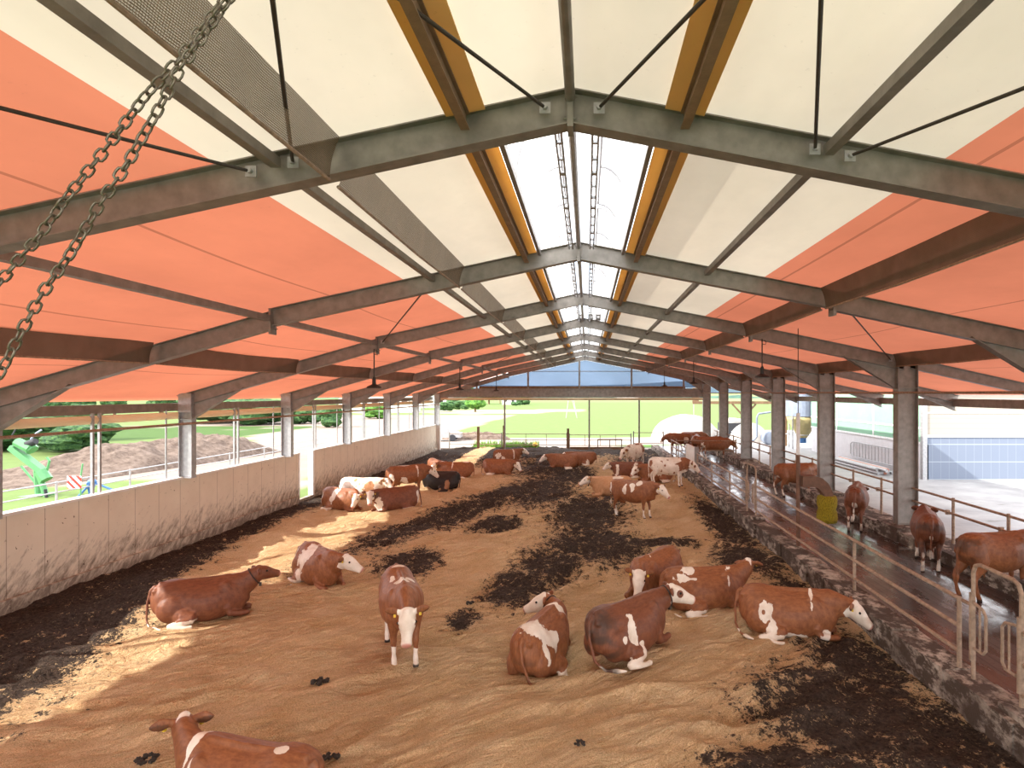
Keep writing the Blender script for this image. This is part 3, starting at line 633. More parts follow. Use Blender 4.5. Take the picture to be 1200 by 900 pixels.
def put(mask, c):
    global C; m = np.clip(mask, 0, 1)[..., None]; C = C*(1-m)+c*m
put((Y > 300)*1., G1*.8+G3*.2)
px = CX+X*F/np.maximum(Y, 1); py = CY+CZ*F/np.maximum(Y, 1)
put(((Y > 300) & (Y < 2200))*np.clip(.6+2*np.sin(Y/60), 0, 1)*.5, G3)
put(((np.abs(Y-165-X*.4) < 16+nz*30) & (X > -70) & (X < 0))*1., np.array((.36, .34, .22)))
put((Y < 63+nz*6+np.where(X < -14, 0, 0))*(Y > 49)*1., PATH); put(((Y > 49.5) & (Y < 52+nf*2) & (X > -12) & (X < -4))*1., G2*1.3); put(((Y > 51) & (Y < 54) & (X > 3) & (X < 9))*1., G2*1.3)
left = X < -16+nz*2
put((left & (Y < 130))*1., SAND); put((left & (Y > 85+nz*20) & (X < -60-nz*30))*1., G1)
put((left & (X < -27+nf*3-(Y-30)*.2) & (Y < 62+nz*20))*1., G1*.9)
put(((X < -14) & (X > -24) & (Y < 32))*1., PATH*.9); put(((X < -22) & (X > -29) & (Y < 31+nf*6))*1., G1)
put(((X < -38) & (Y > 40) & (Y < 85) & (nz > .02))*1., G2*.8)
gr = grid('ground', X, Y, Z, M['ground']); gr['kind'] = 'structure'
ca = gr.data.color_attributes.new('col', 'FLOAT_COLOR', 'POINT'); ca.data.foreach_set('color', np.concatenate([C, np.ones(X.shape+(1,))], -1).astype(np.float32).ravel())
xs = np.linspace(-4200, 4200, 300); q = np.linspace(0, 1, 8); X, Q = np.meshgrid(xs, q)
hh = 18+46*fbm(X/900, X*0+1, 4, 30)+46*np.exp(-((X-900)/700)**2)+60*np.exp(-((X-2600)/800)**2)+90*np.exp(-((X+2800)/700)**2); hh = hh+8
o = grid('hills', X, 3000+900*Q*Q, np.sin(Q*PI/2)*hh*1.0+4, M['hill']); o['kind'] = 'structure'
xs = np.linspace(-900, 900, 700); X, Q = np.meshgrid(xs, np.linspace(0, 1, 6))
hh = 1.2+5.0*np.clip(fbm(X/22, X*0+3, 4, 33)-.28, 0, 1); o = grid('forest_belt', X, 560+20*Q+X*0, np.sin(Q*PI/2)*hh+.0, M['forest']); tag(o, 'long dark green belt of woods along the far edge of the fields', 'woods', None, 'stuff')

def tree(x, y, h, w, label, name='tree', z0=-.05, mat='leaf', tr=True, grp='trees and shrubs outside'):
    t = thing(name, label, 'tree' if name == 'tree' else 'shrub', (x, y, z0), 0, grp); rn = random.Random(int(x*13+y)); m = MB()
    for i in range(16):
        a = rn.random()*2*PI; r = rn.random()**.6*w*.34; zz = h*(.34+.42*rn.random()) if tr else h*(.2+.5*rn.random())
        m.ball((math.cos(a)*r, math.sin(a)*r, zz), (w*.22, w*.22, h*.2), 9, 7, .22, i)
    m.build('crown', M[mat], t)
    if tr: MB().cyl((0, 0, 0), (0, 0, h*.5), w*.05, w*.03, 8).build('trunk', M['wood'], t)
    return t
for px, py, Yd, h, w, lab, mt, nm in (
    (557, 482, 150, 5.0, 5.5, 'round green tree in the field, nearest the left gable pole', 'leaf2', 'tree'), (573, 472, 260, 8, 9, 'small green tree behind the round field tree', 'leaf2', 'tree'), (541, 480, 165, 3, 5, 'low green bush left of the round field tree', 'leaf', 'shrub'),
    (532, 479, 180, 4, 5, 'low green bush beside the far white house', 'leaf', 'shrub'), (522, 482, 150, 3.2, 5, 'dark low bush in front of the far white house', 'leaf', 'shrub'), (553, 466, 330, 9, 6, 'slim tree behind the field trees', 'leaf', 'tree'),
    (586, 474, 268, 9, 4.5, 'tall dark tree left of the lone farmhouse', 'leaf', 'tree'), (614, 476, 245, 4.5, 6, 'round bush right of the lone farmhouse', 'leaf', 'shrub'), (605, 478, 218, 2.2, 4, 'bush in front of the lone farmhouse', 'leaf', 'shrub'),
    (384, 494, 82, 3.6, 4.2, 'wide dark bush behind the fourth left column', 'leaf', 'shrub'), (359, 494, 92, 4.4, 5, 'tall dark bush behind the left wall beside the doorway gap', 'leaf', 'shrub'), (437, 486, 110, 3, 5, 'green bush seen between the fifth and sixth left columns', 'leaf2', 'shrub'),
    (300, 492, 90, 4.5, 10, 'dark green thicket beyond the pale gravel field', 'leaf', 'shrub'), (250, 490, 95, 5, 12, 'dark green thicket behind the dug earth mound', 'leaf', 'shrub')):
    x = (px-CX)*Yd/F; tree(x, Yd, h, w, lab, nm, -.05, mt, nm == 'tree')
for i, (x, y, h, w) in enumerate(((-47.5, 49, 3.4, 6.5), (-41.2, 47.5, 2.8, 5.5), (-52, 57, 4.4, 8))):
    tree(x, y, h, w, f'big leafy green bush by the green machine, {["middle", "right-hand", "rear"][i]} of three', 'shrub', -.05, 'leaf', False, 'bushes by the green machine')
for i in range(19):
    x = -165+i*5.6+random.Random(i).uniform(-.6, .6); y = 128+random.Random(i+50).uniform(-6, 8)
    tree(x, y, random.Random(i+9).uniform(4.2, 6.6), 5.4, 'dark green tree in the row at the edge of the left field', 'tree', -.05, 'leaf', True, 'row of trees beyond the left field')

def house(x, y, w, d, h, rh, label, wall='roofwhite', roof='rooftile', rz=0, nw=3):
    t = thing('house', label, 'house', (x, y, 0), rz); MB().b2(-w/2, w/2, -d/2, d/2, 0, h).build('walls', M[wall], t)
    e = .4; m = MB(); m.add([(-w/2-e, -d/2-e, h), (w/2+e, -d/2-e, h), (w/2+e, d/2+e, h), (-w/2-e, d/2+e, h), (-w/2-e, 0, h+rh), (w/2+e, 0, h+rh)], [(0, 1, 5, 4), (2, 3, 4, 5), (1, 2, 5), (3, 0, 4), (0, 3, 2, 1)]); m.build('roof', M[roof], t)
    for i in range(nw): MB().box((-w/2+w*(i+.5)/nw, -d/2-.02, h*.55), (w*.12, .08, h*.25)).build('window', M['rubber'], t)
    MB().box((w*.25, d*.1, h+rh*.9), (.7, .7, 1.2)).build('chimney', M['rooftile'], t)
house(-52, 196, 13, 9, 4.2, 3.2, 'far white house with dark gabled roof beyond the field, near the last left column', 'roofwhite', 'hopper')
house(-31, 250, 9, 8, 3, 3.5, 'lone farmhouse with red-brown roof between trees in the green field', 'roofwhite', 'rooftile')
house(-49, 150, 11, 8, 4.5, 2.6, 'pale house with red roof seen between the last two left columns', 'roofwhite', 'rooftile')
house(-62, 170, 16, 8, 3.6, 2.5, 'long pale house with red-brown roof behind the sixth left column', 'roofwhite', 'rooftile')
house(30, 430, 16, 9, 4, 3, 'tiny pale farm building on the far meadow, behind the right gable pole', 'roofwhite', 'hopper'); house(138, 420, 14, 9, 4, 3, 'tiny dark-roofed farm building at the far right edge of the meadow', 'roofwhite', 'hopper')

# dug earth mound left
u = np.linspace(-1, 1, 70); v = np.linspace(-1, 1, 90); U, V = np.meshgrid(u, v)
R_ = np.clip(1-U**2, 0, 1)*np.clip(1-V**4, 0, 1); hgt = (1.35+.75*V-.15*np.sin(V*7))*R_**.8
o = grid('earth_mound', -29.5+U*3.6+V*1.4, 38.5+V*9.5, -.05+hgt*(1+.7*(fbm(U*4, V*9, 5, 40)-.5)), M['mound']); tag(o, 'long brown heap of dug earth beyond the left wall', 'heap')
U, V = np.meshgrid(np.linspace(-1, 1, 40), np.linspace(-1, 1, 40)); R_ = np.clip(1-U**2-V**2, 0, 1)
o = grid('lime_heap', 10.2+U*3.6, 61+V*3.2, -.02+np.sqrt(R_)*2.55*(1+.3*(fbm(U*3, V*3, 4, 41)-.5))-.1, M['lime']); tag(o, 'big pale heap outside behind the far right cow group', 'heap')
o = grid('silage_heap', 15.95+U*1.9, 58+V*2, -.02+np.sqrt(R_)*1.9-.05, M['lime']); tag(o, 'rounded white wrapped mound behind the right columns', 'heap')
U, V = np.meshgrid(np.linspace(-1, 1, 30), np.linspace(-1, 1, 30)); R_ = np.clip(1-U**2-V**2, 0, 1)
o = grid('rubble_strip', -11.5+U*3.6, 61+V*1.2, -.02+np.sqrt(R_)*.7*(.5+fbm(U*8, V*5, 4, 42))-.05, M['mound']); tag(o, 'low strip of dark rubble outside the far left corner', 'heap')
# grass tufts strip outside gable
m = MB(); rn = random.Random(2)
for i in range(500):
    x = rn.uniform(-9.8, -4.2); y = rn.uniform(50.2, 52); h = rn.uniform(.25, .75); a = rn.uniform(-.2, .2); m.add([(x-.05, y, 0), (x+.05, y, 0), (x+a, y+rn.uniform(-.1, .1), h)], [(0, 1, 2)])
tag(m.build('tall_grass', M['leaf3']), 'strip of tall bright grass just outside the open gable', 'grass', None, 'stuff')
t = thing('yellow_flower', 'yellow flower clump at the end of the tall grass strip', 'flower', (-4.4, 50.1, 0)); MB().ball((0, 0, .35), (.22, .2, .2), 8, 6, .2, 3).build('blossom', M['tag_y'], t); MB().cyl((0, 0, 0), (0, 0, .3), .03).build('stem', M['leaf2'], t)

# fences at the far end
def gate(x0, x1, y, zs, nv, label, posts=True, name='pipe_gate', grp='pipe gates outside the open gable'):
    t = thing(name, label, 'gate', (x0, y, 0), 0, grp); L = x1-x0
    for z in zs: MB().tube([(0, 0, z), (L, 0, z)], .03, 8).build('rail', M['rusty'], t)
    for i in range(nv+2):
        x = L*i/(nv+1); e = i in (0, nv+1); MB().tube([(x, 0, .0 if e else zs[0]), (x, 0, zs[-1]+(.12 if e else 0))], .05 if e else .025, 8).build('post', M['steel' if e else 'rusty'], t)
gate(-11.6, -9.2, 49.6, (.45, 1.3), 0, 'two-rail gate at the far left corner of the gable'); gate(-9.1, -7.2, 49.65, (.4, 1.3), 0, 'two-rail gate second from the far left wall')
gate(-6.9, -1.7, 49.6, (.35, .8, 1.28), 2, 'long three-rail gate in the middle of the open gable')
gate(-1.5, 3.7, 49.7, (.3, .75, 1.2), 3, 'three-rail gate right of the middle wooden post'); gate(3.9, 6.4, 49.5, (.5, 1.4), 0, 'two-rail gate beside the far end of the alley')
for x, h in ((-9.15, 1.9), (-6.98, 2.0), (-1.6, 1.75)): tag(MB().bar((x, 49.55, -.1), (x, 49.55, h), .2, .18, (0, 1, 0)).build('gate_post', M['wood']), {-9.15: 'tall thin post outside the gable, left of the tall grass', -6.98: 'tall post beside the left gable pole', -1.6: 'thick brown wooden post between the far gates'}[x], 'post')
tag(MB().b2(-1.4, 4.8, 49.2, 49.45, -.1, .22).build('kerb_beam', M['wood']), 'low brown timber beam lying below the far right gates', 'beam')
t = thing('bench_frame', 'low brown steel frame standing before the far right gate', 'frame', (.9, 49.3, 0)); MB().bar((0, 0, .85), (2.0, 0, .85), .06, .07).build('top_bar', M['wood'], t)
for x in (0, 1.0, 2.0): MB().bar((x, 0, .2), (x, 0, .88), .07, .07, (0, 1, 0)).build('leg', M['wood'], t)
t = thing('field_pylon', 'thin pale two-legged pole frame standing in the field behind the gable', 'pole', (-3.2, 112, 0)); MB().tube([(-.8, 0, 0), (0, 0, 6.2)], .07).tube([(1.3, 0, 0), (.35, 0, 3.6)], .07).build('leg', M['conc'], t); MB().tube([(1.3, 0, 0), (.2, 0, 6.0)], .06).build('leg', M['conc'], t)
tag(MB().tube([(16.3, 90, 0), (16.3, 90, 5.6)], .05).build('field_pole', M['conc']), 'single thin pole in the field above the pale heap', 'pole')
# car
t = thing('parked_car', 'grey parked car half hidden behind the far left corner', 'car', (-14.6, 58.5, 0), .1)
m = MB(); pr = [(-2.1, .35), (-2.1, .75), (-1.3, .88), (-.7, 1.38), (.7, 1.40), (1.35, .92), (2.1, .75), (2.1, .35)]
m.add([(x, s_*.85, z) for s_ in (-1, 1) for x, z in pr], [tuple(range(8)), tuple(range(15, 7, -1))]+[(i, 8+i, 8+(i+1) % 8, (i+1) % 8) for i in range(8)]); m.build('car_body', M['galv'], t)
MB().box((0, -.86, 1.12), (1.5, .02, .38)).build('window', M['white'], t)
for x in (-1.3, 1.3):
    for y in (-.8, .8): MB().cyl((x, y-.1, .33), (x, y+.1, .33), .33).build('wheel', M['rubber'], t)

# left outside railing, green machine, warning board, blue implement
t = thing('outside_railing', 'grey two-rail railing outside along the left wall', 'railing', (-21, 14, 0))
for z in (.78, 1.17): MB().tube([(0, 0, z), (0, 34, z)], .028, 8).build('rail', M['galv'], t)
for y in (23.3, 27.05, 19.5, 30.8, 34.6, 38.3, 42, 45.8): MB().tube([(0, y-14, 0), (0, y-14, 1.22)], .04, 8).build('post', M['galv'], t)
def M3(px, py, Y=27): return atY(px, py, Y)
t = thing('hay_machine', 'tall folded green hay machine standing outside the near left opening', 'farm machine', (-25.5, 27, 0)); O_ = Vector((-25.5, 27, 0))
def gp(nm, pts, r, mat='green_paint', n=8): MB().tube([M3(a, b)-O_+Vector((0, dy, 0)) for a, b, dy in pts], r, n).build(nm, M[mat], t)
m = MB(); m.bar(M3(14, 524)-O_, M3(50, 552)-O_, .34, .24); m.build('main_boom', M['green_paint'], t)
gp('upper_arm', [(20, 518, 0), (36, 526, 0)], .22); gp('rotor_housing', [(28, 520, .1), (36, 528, .1)], .25); MB().tube([M3(30, 522)-O_, M3(42, 517)-O_], [.18, .14], 12).build('motor', M['rubber'], t)
gp('rotor_head', [(50, 552, -.1), (57, 562, -.1)], .25); gp('leg', [(46, 556, 0), (57, 590, 0)], .12); gp('leg', [(38, 552, .2), (41, 592, .2)], .12); gp('leg', [(34, 552, .5), (32, 565, .5), (36, 570, .5)], .07)
gp('tine_arm', [(10, 548, .6), (27, 568, .6)], .05); gp('tine_arm', [(55, 552, 0), (58, 540, 0), (55, 536, 0)], .05); gp('hose', [(13, 512, 0), (16, 503, .1), (20, 500, .2)], .03, 'rubber'); gp('hose', [(36, 515, 0), (40, 508, .1), (44, 504, .2)], .04, 'hopper')
gp('base_bar', [(5, 586, 0), (64, 578, 0)], .08); gp('side_strut', [(60, 572, -.3), (62, 584, -.3)], .06, 'rubber'); gp('foot', [(30, 590, 0), (60, 590, 0)], .09)
t = thing('warning_board', 'red and white striped warning board outside the near left opening', 'warning board', tuple(atY(87, 565, 24))); MB().box((0, 0, 0), (.56, .03, .5)).build('striped_panel', M['stripe'], t); MB().tube([(.3, .05, .75), (.22, .05, .2), (.22, .05, -.8)], .03).build('stand', M['green_paint'], t)
t = thing('blue_implement', 'low blue tine implement lying outside right of the warning board', 'farm implement', tuple(atY(108, 570, 25))); z_ = -atY(108, 570, 25).z
for a, b in (((-.8, 0, z_+.1), (0, 0, .2)), ((0, 0, .2), (1.0, .2, z_+.45)), ((-.2, 0, .15), (-.3, .3, z_+.1)), ((.1, 0, .2), (.2, -.3, z_+.1))): MB().tube([a, b], .045).build('arm', M['blue_paint'], t)
MB().ball((0, 0, .2), (.18, .14, .12)).build('hub', M['blue_paint'], t)

# ---- neighbouring building right
XW = 18.3; YW = 32
t = thing('machine_hall', 'neighbouring hall with blue-grey panels below and cream sheets above, right of the barn', 'building', (XW, YW, 0))
MB().b2(0, 30, 0, .2, 0, 2.32).build('lower_panel', M['panel'], t); MB().b2(0, 30, -.02, .2, 2.42, 5.4).build('upper_sheet', M['poly'], t)
MB().b2(-.02, 30, -.06, .1, 2.32, 2.44).build('divider_rail', M['white'], t); MB().b2(0, 30, -.05, .05, 3.6, 3.68).build('divider_rail', M['white'], t)
MB().b2(0, .25, .0, 16, 0, 1.92).build('side_wall', M['conc2'], t)
MB().b2(-.03, .03, .2, 16, 2.0, 5.2).build('wind_net', M['greencloth'], t); MB().b2(-.05, .1, 0, 16, 1.92, 2.04).build('sill', M['white'], t); MB().b2(-.06, .04, .2, 16, 2.75, 2.85).build('net_batten', M['white'], t)
for y in (5.5, 11): MB().b2(-.08, .04, y, y+.1, 1.9, 5.2).build('net_post', M['white'], t)
MB().b2(-.12, .12, -.12, .12, 0, 5.4).build('corner_post', M['galv'], t); MB().b2(-.3, 30, -.6, 17, 5.4, 5.6).build('roof', M['hopper'], t)
# barrier panel leaning on side wall, pipe bundle
t = thing('barrier_panel', 'grey tubular barrier panel leaning on the hall side wall', 'barrier', (XW-.12, 34.6, 0))
pts = [(0, 0, .55), (0, 0, 1.25), (0, .3, 1.4), (0, 5.7, 1.4), (0, 6, 1.25), (0, 6, .55), (0, 5.7, .4), (0, .3, .4)]; MB().tube(pts, .035, 8, True).build('outer_tube', M['galv'], t)
for i in range(12): MB().tube([(0, .9+i*.42, .4), (0, .9+i*.42, 1.4)], .02, 6).build('bar', M['galv'], t)
rn = random.Random(5)
for i in range(9):
    y0 = 33.3+rn.uniform(0, .8); xx = XW-1.55+(i % 5)*.22; zz = .11+(i//5)*.19
    or_ = i in (2, 7); a = MB().tube([(xx, y0, zz), (xx, y0+6.5, zz)], .10, 12)
    o = a.build('drain_pipe', M['orange_p' if or_ else 'galv']); tag(o, 'orange plastic pipe in the stack on the yard' if or_ else 'grey steel pipe in the stack lying on the yard by the hall', 'pipe', 'orange pipes on the yard' if or_ else 'grey pipes stacked on the yard')
# silo
t = thing('feed_silo', 'yellowed funnel feed silo with grey upper drum beyond the yard', 'silo', (18.5, 50.5, 0))
MB().tube([(0, 0, 2.75), (0, 0, 2.4), (0, 0, 1.0), (0, 0, .9)], [1.35, 1.28, .42, .36], 20).build('funnel', M['silo_y'], t, True); MB().cyl((0, 0, 2.75), (0, 0, 4.9), 1.4, n=32).build('drum', M['hopper'], t); MB().cyl((0, 0, .45), (0, 0, .9), .3, n=12).build('outlet', M['blue_paint'], t)
for a in range(4):
    q = a*PI/2+.6; MB().tube([(1.38*math.cos(q), 1.38*math.sin(q), 0), (1.38*math.cos(q), 1.38*math.sin(q), 2.9)], .06, 8).build('leg', M['galv'], t)
MB().tube([(1.38*math.cos(q), 1.38*math.sin(q), 1.2) for q in np.linspace(0, 2*PI, 20, endpoint=False)], .035, 6, True).build('brace_ring', M['galv'], t)
# timber frame and pipe outside right
t = thing('timber_shelter', 'brown timber shelter frame with diagonal braces beyond the right columns', 'shelter', (9.4, 52.5, 0))
MB().b2(0, 10.5, -.12, .12, 3.75, 4.0).build('cross_beam', M['wood'], t)
for x in (4.6, 8.3): MB().b2(x-.11, x+.11, -.1, .1, 0, 3.75).build('post', M['wood'], t)
for x in (4.6, 8.3):
    for s_ in (-1, 1): MB().bar((x, 0, 2.6), (x+s_*1.05, 0, 3.75), .14, .14).build('brace', M['wood'], t)
MB().b2(0, .55, -.1, .1, 3.95, 5.2).build('sign_post', M['wood'], t)
t = thing('suction_pipe', 'dark bent standing pipe next to the timber shelter', 'pipe', (15.0, 52, 0)); MB().tube([(-.95, 0, .5), (-.3, 0, .55), (0, 0, .9), (0, 0, 2.6), (.15, 0, 2.9), (1.2, 0, 3.05)], .09, 10).build('pipe_run', M['hopper'], t); MB().cyl((-1.1, 0, 0), (-1.1, 0, 5), .1, n=10).build('riser', M['galv'], t); MB().cyl((-1.1, 0, 0), (-1.1, 0, .6), .2, .12).build('footing', M['orange_p'], t)
t = thing('trailer', 'low dark trailer with grey load beyond the right columns', 'trailer', (15.9, 63.5, 0)); MB().b2(-1.6, 1.6, -1, 1, .7, 1.55).build('bed_box', M['rubber'], t); MB().ball((0, 0, 1.5), (1.5, .9, .55), 14, 8, .12, 4).build('load', M['conc'], t)
for x in (-.9, .9): MB().cyl((x, -1.05, .4), (x, -.85, .4), .4).build('wheel', M['rubber'], t)
for i, (px, py) in enumerate(((888, 505), (901, 512), (912, 508))):
    p = at(px, py+9, 0); t = thing('wrapped_bale', f'round wrapped bale beyond the yard between silo and shelter, {["left", "middle", "right"][i]} of three', 'bale', (p.x, p.y, 0), 0, 'wrapped bales beyond the yard')
    MB().tube([(0, -.6, .62), (0, -.55, .62), (0, .55, .62), (0, .6, .62)], [.5, .62, .62, .5], 20).build('wrap', M['lime' if i == 0 else 'hopper'], t, True)

# ---------------------------------------------------------------- cows
dg_get = bpy.context.evaluated_depsgraph_get
def remesh(mb, vox, it=4):
    me = mb.mesh('body'); o = bpy.data.objects.new('tmp', me); COL.objects.link(o)
    r = o.modifiers.new('r', 'REMESH'); r.mode = 'VOXEL'; r.voxel_size = vox; r.adaptivity = 0
    s = o.modifiers.new('s', 'SMOOTH'); s.factor = .5; s.iterations = it
    dg = dg_get(); dg.update(); out = bpy.data.meshes.new_from_object(o.evaluated_get(dg)); bpy.data.objects.remove(o)
    out.polygons.foreach_set('use_smooth', [True]*len(out.polygons)); out.name = 'body'; return out
def sph(yaw, pitch):
    y, p = math.radians(yaw), math.radians(pitch); return Vector((math.cos(y)*math.cos(p), math.sin(y)*math.cos(p), math.sin(p)))
#        x     top   bot   halfwidth
TORSO = [(-1.02,1.22,.98,.09),(-.97,1.33,.88,.17),(-.86,1.40,.80,.25),(-.70,1.435,.74,.295),(-.52,1.44,.67,.30),(-.32,1.41,.60,.345),(-.08,1.385,.55,.385),
         (.16,1.385,.54,.39),(.38,1.40,.57,.355),(.56,1.425,.62,.30),(.72,1.42,.66,.255),(.86,1.37,.70,.205),(.96,1.28,.78,.14),(1.0,1.18,.88,.07)]
def cow(name_label, x, y, hd, lie, coat='red', patches=(), base=-.75, neck=(0, 20), head=(0, -40), face=1, side=1, vox=.028, scale=1, z=None, collar=False, tags=True, eyep=0, tail=0, legw=1, grp=None, thin=0, dirty=0, up=0):
    Zs = 0 if not lie else -.50
    wf = 1.0 if not lie else 1.10
    m = MB(); b = len(m.v); n = 24
    for (tx, zt, zb, w) in TORSO:
        zt += Zs; zb = zb+Zs if not lie else max(zb+Zs-.10, -.06) if tx < .9 else zb+Zs
        w *= wf
        if lie: zt += .0
        mid = zb+(zt-zb)*.52
        for i in range(n):
            t = 2*PI*i/n; c, d = math.cos(t), math.sin(t); h = (zt-mid) if d > 0 else (mid-zb)
            yy = w*math.copysign(abs(c)**(.68 if tx < -.4 else .88), c)*(1-(.12 if tx < -.4 else .20)*max(d, 0)**2)
            if lie: yy += -side*.05*d
            m.v.append((tx, yy, mid+h*math.copysign(abs(d)**.92, d)))
    for j in range(len(TORSO)-1):
        for i in range(n): m.f.append((b+j*n+i, b+j*n+(i+1) % n, b+(j+1)*n+(i+1) % n, b+(j+1)*n+i))
    m.f.append(tuple(b+i for i in range(n-1, -1, -1))); m.f.append(tuple(b+(len(TORSO)-1)*n+i for i in range(n)))
    # hook and pin bones
    for s in (-1, 1):
        m.ball((-.93, s*.12, 1.26+Zs), (.08, .06, .06)); m.ball((.50, s*.20, 1.08+Zs), (.20, .11, .26))
    m.tube([(x_, 0, 1.40+Zs) for x_ in (-.9, -.4, .1, .6)], [.035, .04, .035, .05], 8)
    # neck and head
    nd = sph(*neck); hdv = sph(*head); HS = 1.16
    n0 = Vector((.60, 0, 1.12+Zs)); n1 = Vector((.86, 0, 1.16+Zs)); L = .41
    p0 = n1+nd*L
    md = n1+nd*L*.5
    m.loft([n0, n1, n1.lerp(md, .6), md, md.lerp(p0, .6), p0, p0+nd*.04+hdv*.02], [(.22, .31), (.19, .30), (.16, .26), (.142, .235), (.125, .205), (.115, .175), (.10, .14)], n=20)
    sidev = hdv.cross(Vector((0, 0, 1)))
    sidev = sidev.normalized(); upv = sidev.cross(hdv).normalized()
    h0 = p0+upv*.03-hdv*.02
    prof = [(-.05,.06,.07,.0),(-.02,.095,.105,.0),(.05,.115,.135,-.01),(.13,.122,.145,-.02),(.20,.118,.138,-.025),(.28,.092,.118,-.03),(.36,.076,.098,-.035),(.43,.070,.084,-.037),(.485,.078,.078,-.036),(.525,.068,.066,-.034),(.545,.035,.036,-.034)]
    m.loft([h0+hdv*t+upv*dz for t, w, h, dz in prof], [(w*HS, h*HS) for t, w, h, dz in prof], up=upv, n=20)
    m.ball(h0+upv*.11+hdv*.0, (.07, .07, .05))
    for s in (-1, 1):
        m.ball(h0+hdv*.17+sidev*s*.105+upv*.06, (.045, .045, .035))
        e0 = h0-hdv*.005+sidev*s*.10+upv*.06; ed = (sidev*s*.95-hdv*.25-upv*.12+Vector((0, 0, -.05))).normalized()
        a, r, u = m.frame((0, 0, 0), ed, upv)
        m.loft([e0+ed*t for t in (0, .04, .09, .14, .19, .22)], [(.028, .028), (.045, .026), (.062, .024), (.060, .022), (.038, .020), (.012, .015)], up=hdv if abs(ed.dot(hdv)) < .9 else upv, n=12) if False else m.loft([e0+ed*t for t in (0, .05, .11, .17, .23, .265)], [(.034, .034), (.032, .055), (.030, .082), (.028, .080), (.024, .050), (.016, .016)], up=(upv*.8-hdv*.6), n=12)
    m.ball(n1+Vector((.06, 0, -.30)), (.10, .07, .14))            # brisket
    # legs
    if not lie:
        st = tail*.02
        for s in (-1, 1):
            k = .05*s
            m.loft([(.60, s*.17, 1.08), (.60, s*.20, .88), (.58, s*.19, .70), (.60+k, s*.18, .50), (.61+k, s*.18, .44), (.61+k, s*.18, .38), (.61+k, s*.175, .22), (.61+k, s*.175, .14), (.65+k, s*.175, .06), (.67+k, s*.175, -.01)],
                   [(.12, .12), (.12, .14), (.085, .10), (.055, .062), (.060, .064), (.048, .050), (.037, .040), (.050, .052), (.048, .055), (.058, .066)], up=(1, 0, 0), n=14)
            q = -.09*s
            m.loft([(-.70, s*.14, 1.22), (-.70, s*.20, 1.02), (-.64, s*.22, .84), (-.70+q*.4, s*.20, .68), (-.84+q, s*.18, .54), (-.87+q, s*.18, .48), (-.86+q, s*.18, .38), (-.82+q, s*.18, .22), (-.80+q, s*.18, .14), (-.76+q, s*.18, .06), (-.74+q, s*.18, -.01)],
                   [(.15, .20), (.14, .24), (.12, .19), (.085, .12), (.058, .080), (.052, .066), (.042, .052), (.040, .042), (.050, .052), (.048, .055), (.058, .066)], up=(1, 0, 0), n=14)
        m.ball((-.48, 0, .66), (.20, .15, .15))
        for s in (-1, 1):
            for xx in (-.55, -.40): m.ball((xx, s*.07, .50), (.025, .025, .05), 8, 6)
        td = [(-.93, 0, 1.35), (-1.03, 0, 1.28), (-1.08, 0, 1.1), (-1.07, .02, .8), (-1.05, .03, .62), (-1.05, .03, .5), (-1.04, .03, .38)]
        m.tube(td, [.045, .038, .030, .026, .030, .045, .02], 10)
    else:
        # fore legs folded under
        for s in (-1, 1):
            m.loft([(.56, s*.16, .42), (.55, s*.25, .22), (.62, s*.27, .12), (.80, s*.26, .08), (.98, s*.22, .09), (1.03, s*.21, .07)], [(.12, .15), (.12, .13), (.095, .09), (.065, .065), (.062, .062), (.04, .04)], n=12)
            m.loft([(1.02, s*.20, .05), (.88, s*.19, .03), (.74, s*.17, .02), (.66, s*.16, .02)], [(.045, .045), (.04, .04), (.045, .045), (.05, .05)], n=10)
        s = side; m.ball((-.56, s*.23, .36), (.36, .20, .32)); m.ball((-.34, s*.32, .22), (.26, .16, .20))
        m.loft([(-.35, s*.36, .20), (-.12, s*.44, .17), (-.10, s*.47, .12)], [(.15, .15), (.11, .11), (.08, .08)], n=12)
        m.loft([(-.12, s*.46, .14), (-.34, s*.52, .11), (-.56, s*.54, .09), (-.62, s*.54, .07)], [(.09, .09), (.07, .08), (.055, .06), (.05, .05)], n=12)
        m.loft([(-.60, s*.55, .06), (-.42, s*.60, .035), (-.22, s*.63, .03), (-.10, s*.63, .03)], [(.048, .048), (.04, .04), (.045, .045), (.05, .05)], n=10)
        m.ball((-.60, -s*.24, .30), (.30, .17, .30)); m.loft([(-.3, -s*.30, .15), (-.05, -s*.30, .06), (.1, -s*.1, .04)], [(.13, .13), (.08, .08), (.05, .05)], n=10)
        td = [(-.95, 0, .86), (-1.05, 0, .76), (-1.10, s*.06, .50), (-1.09, s*.18, .18), (-1.0, s*.34, .06), (-.84, s*.50, .05), (-.72, s*.60, .05)]
        m.tube(td, [.045, .038, .032, .03, .03, .045, .02], 10)
    me = remesh(m, vox, 9 if vox < .02 else 6 if vox < .03 else 3)
    nv = len(me.vertices); co = np.empty(nv*3, np.float32); me.vertices.foreach_get('co', co); co = co.reshape(-1, 3).astype(float)
    wh = np.full(nv, base)
    def ell(c, r): d = (co-np.array(c))/np.array(r); return 1-np.sqrt((d**2).sum(1))
    sh = np.array([0, 0, Zs])
    for (px_, py_, pz_, rx, ry, rz_, sg) in patches:
        e = 1.0*ell((px_, py_, pz_+Zs), (rx*.82, ry*.82, rz_*.82))+.5; wh = np.where(sg > 0, np.maximum(wh, e), np.minimum(wh, 1-e))
    H0, HD, SD, UP = [np.array(q) for q in (h0, hdv, sidev, upv)]
    rel = co-H0; th = rel@HD; sd_ = rel@SD; uu = rel@UP; rr = np.sqrt(sd_**2+uu**2)
    inh = (th > -.09) & (th < .6) & (rr < .24) & (np.abs(sd_) < .16)
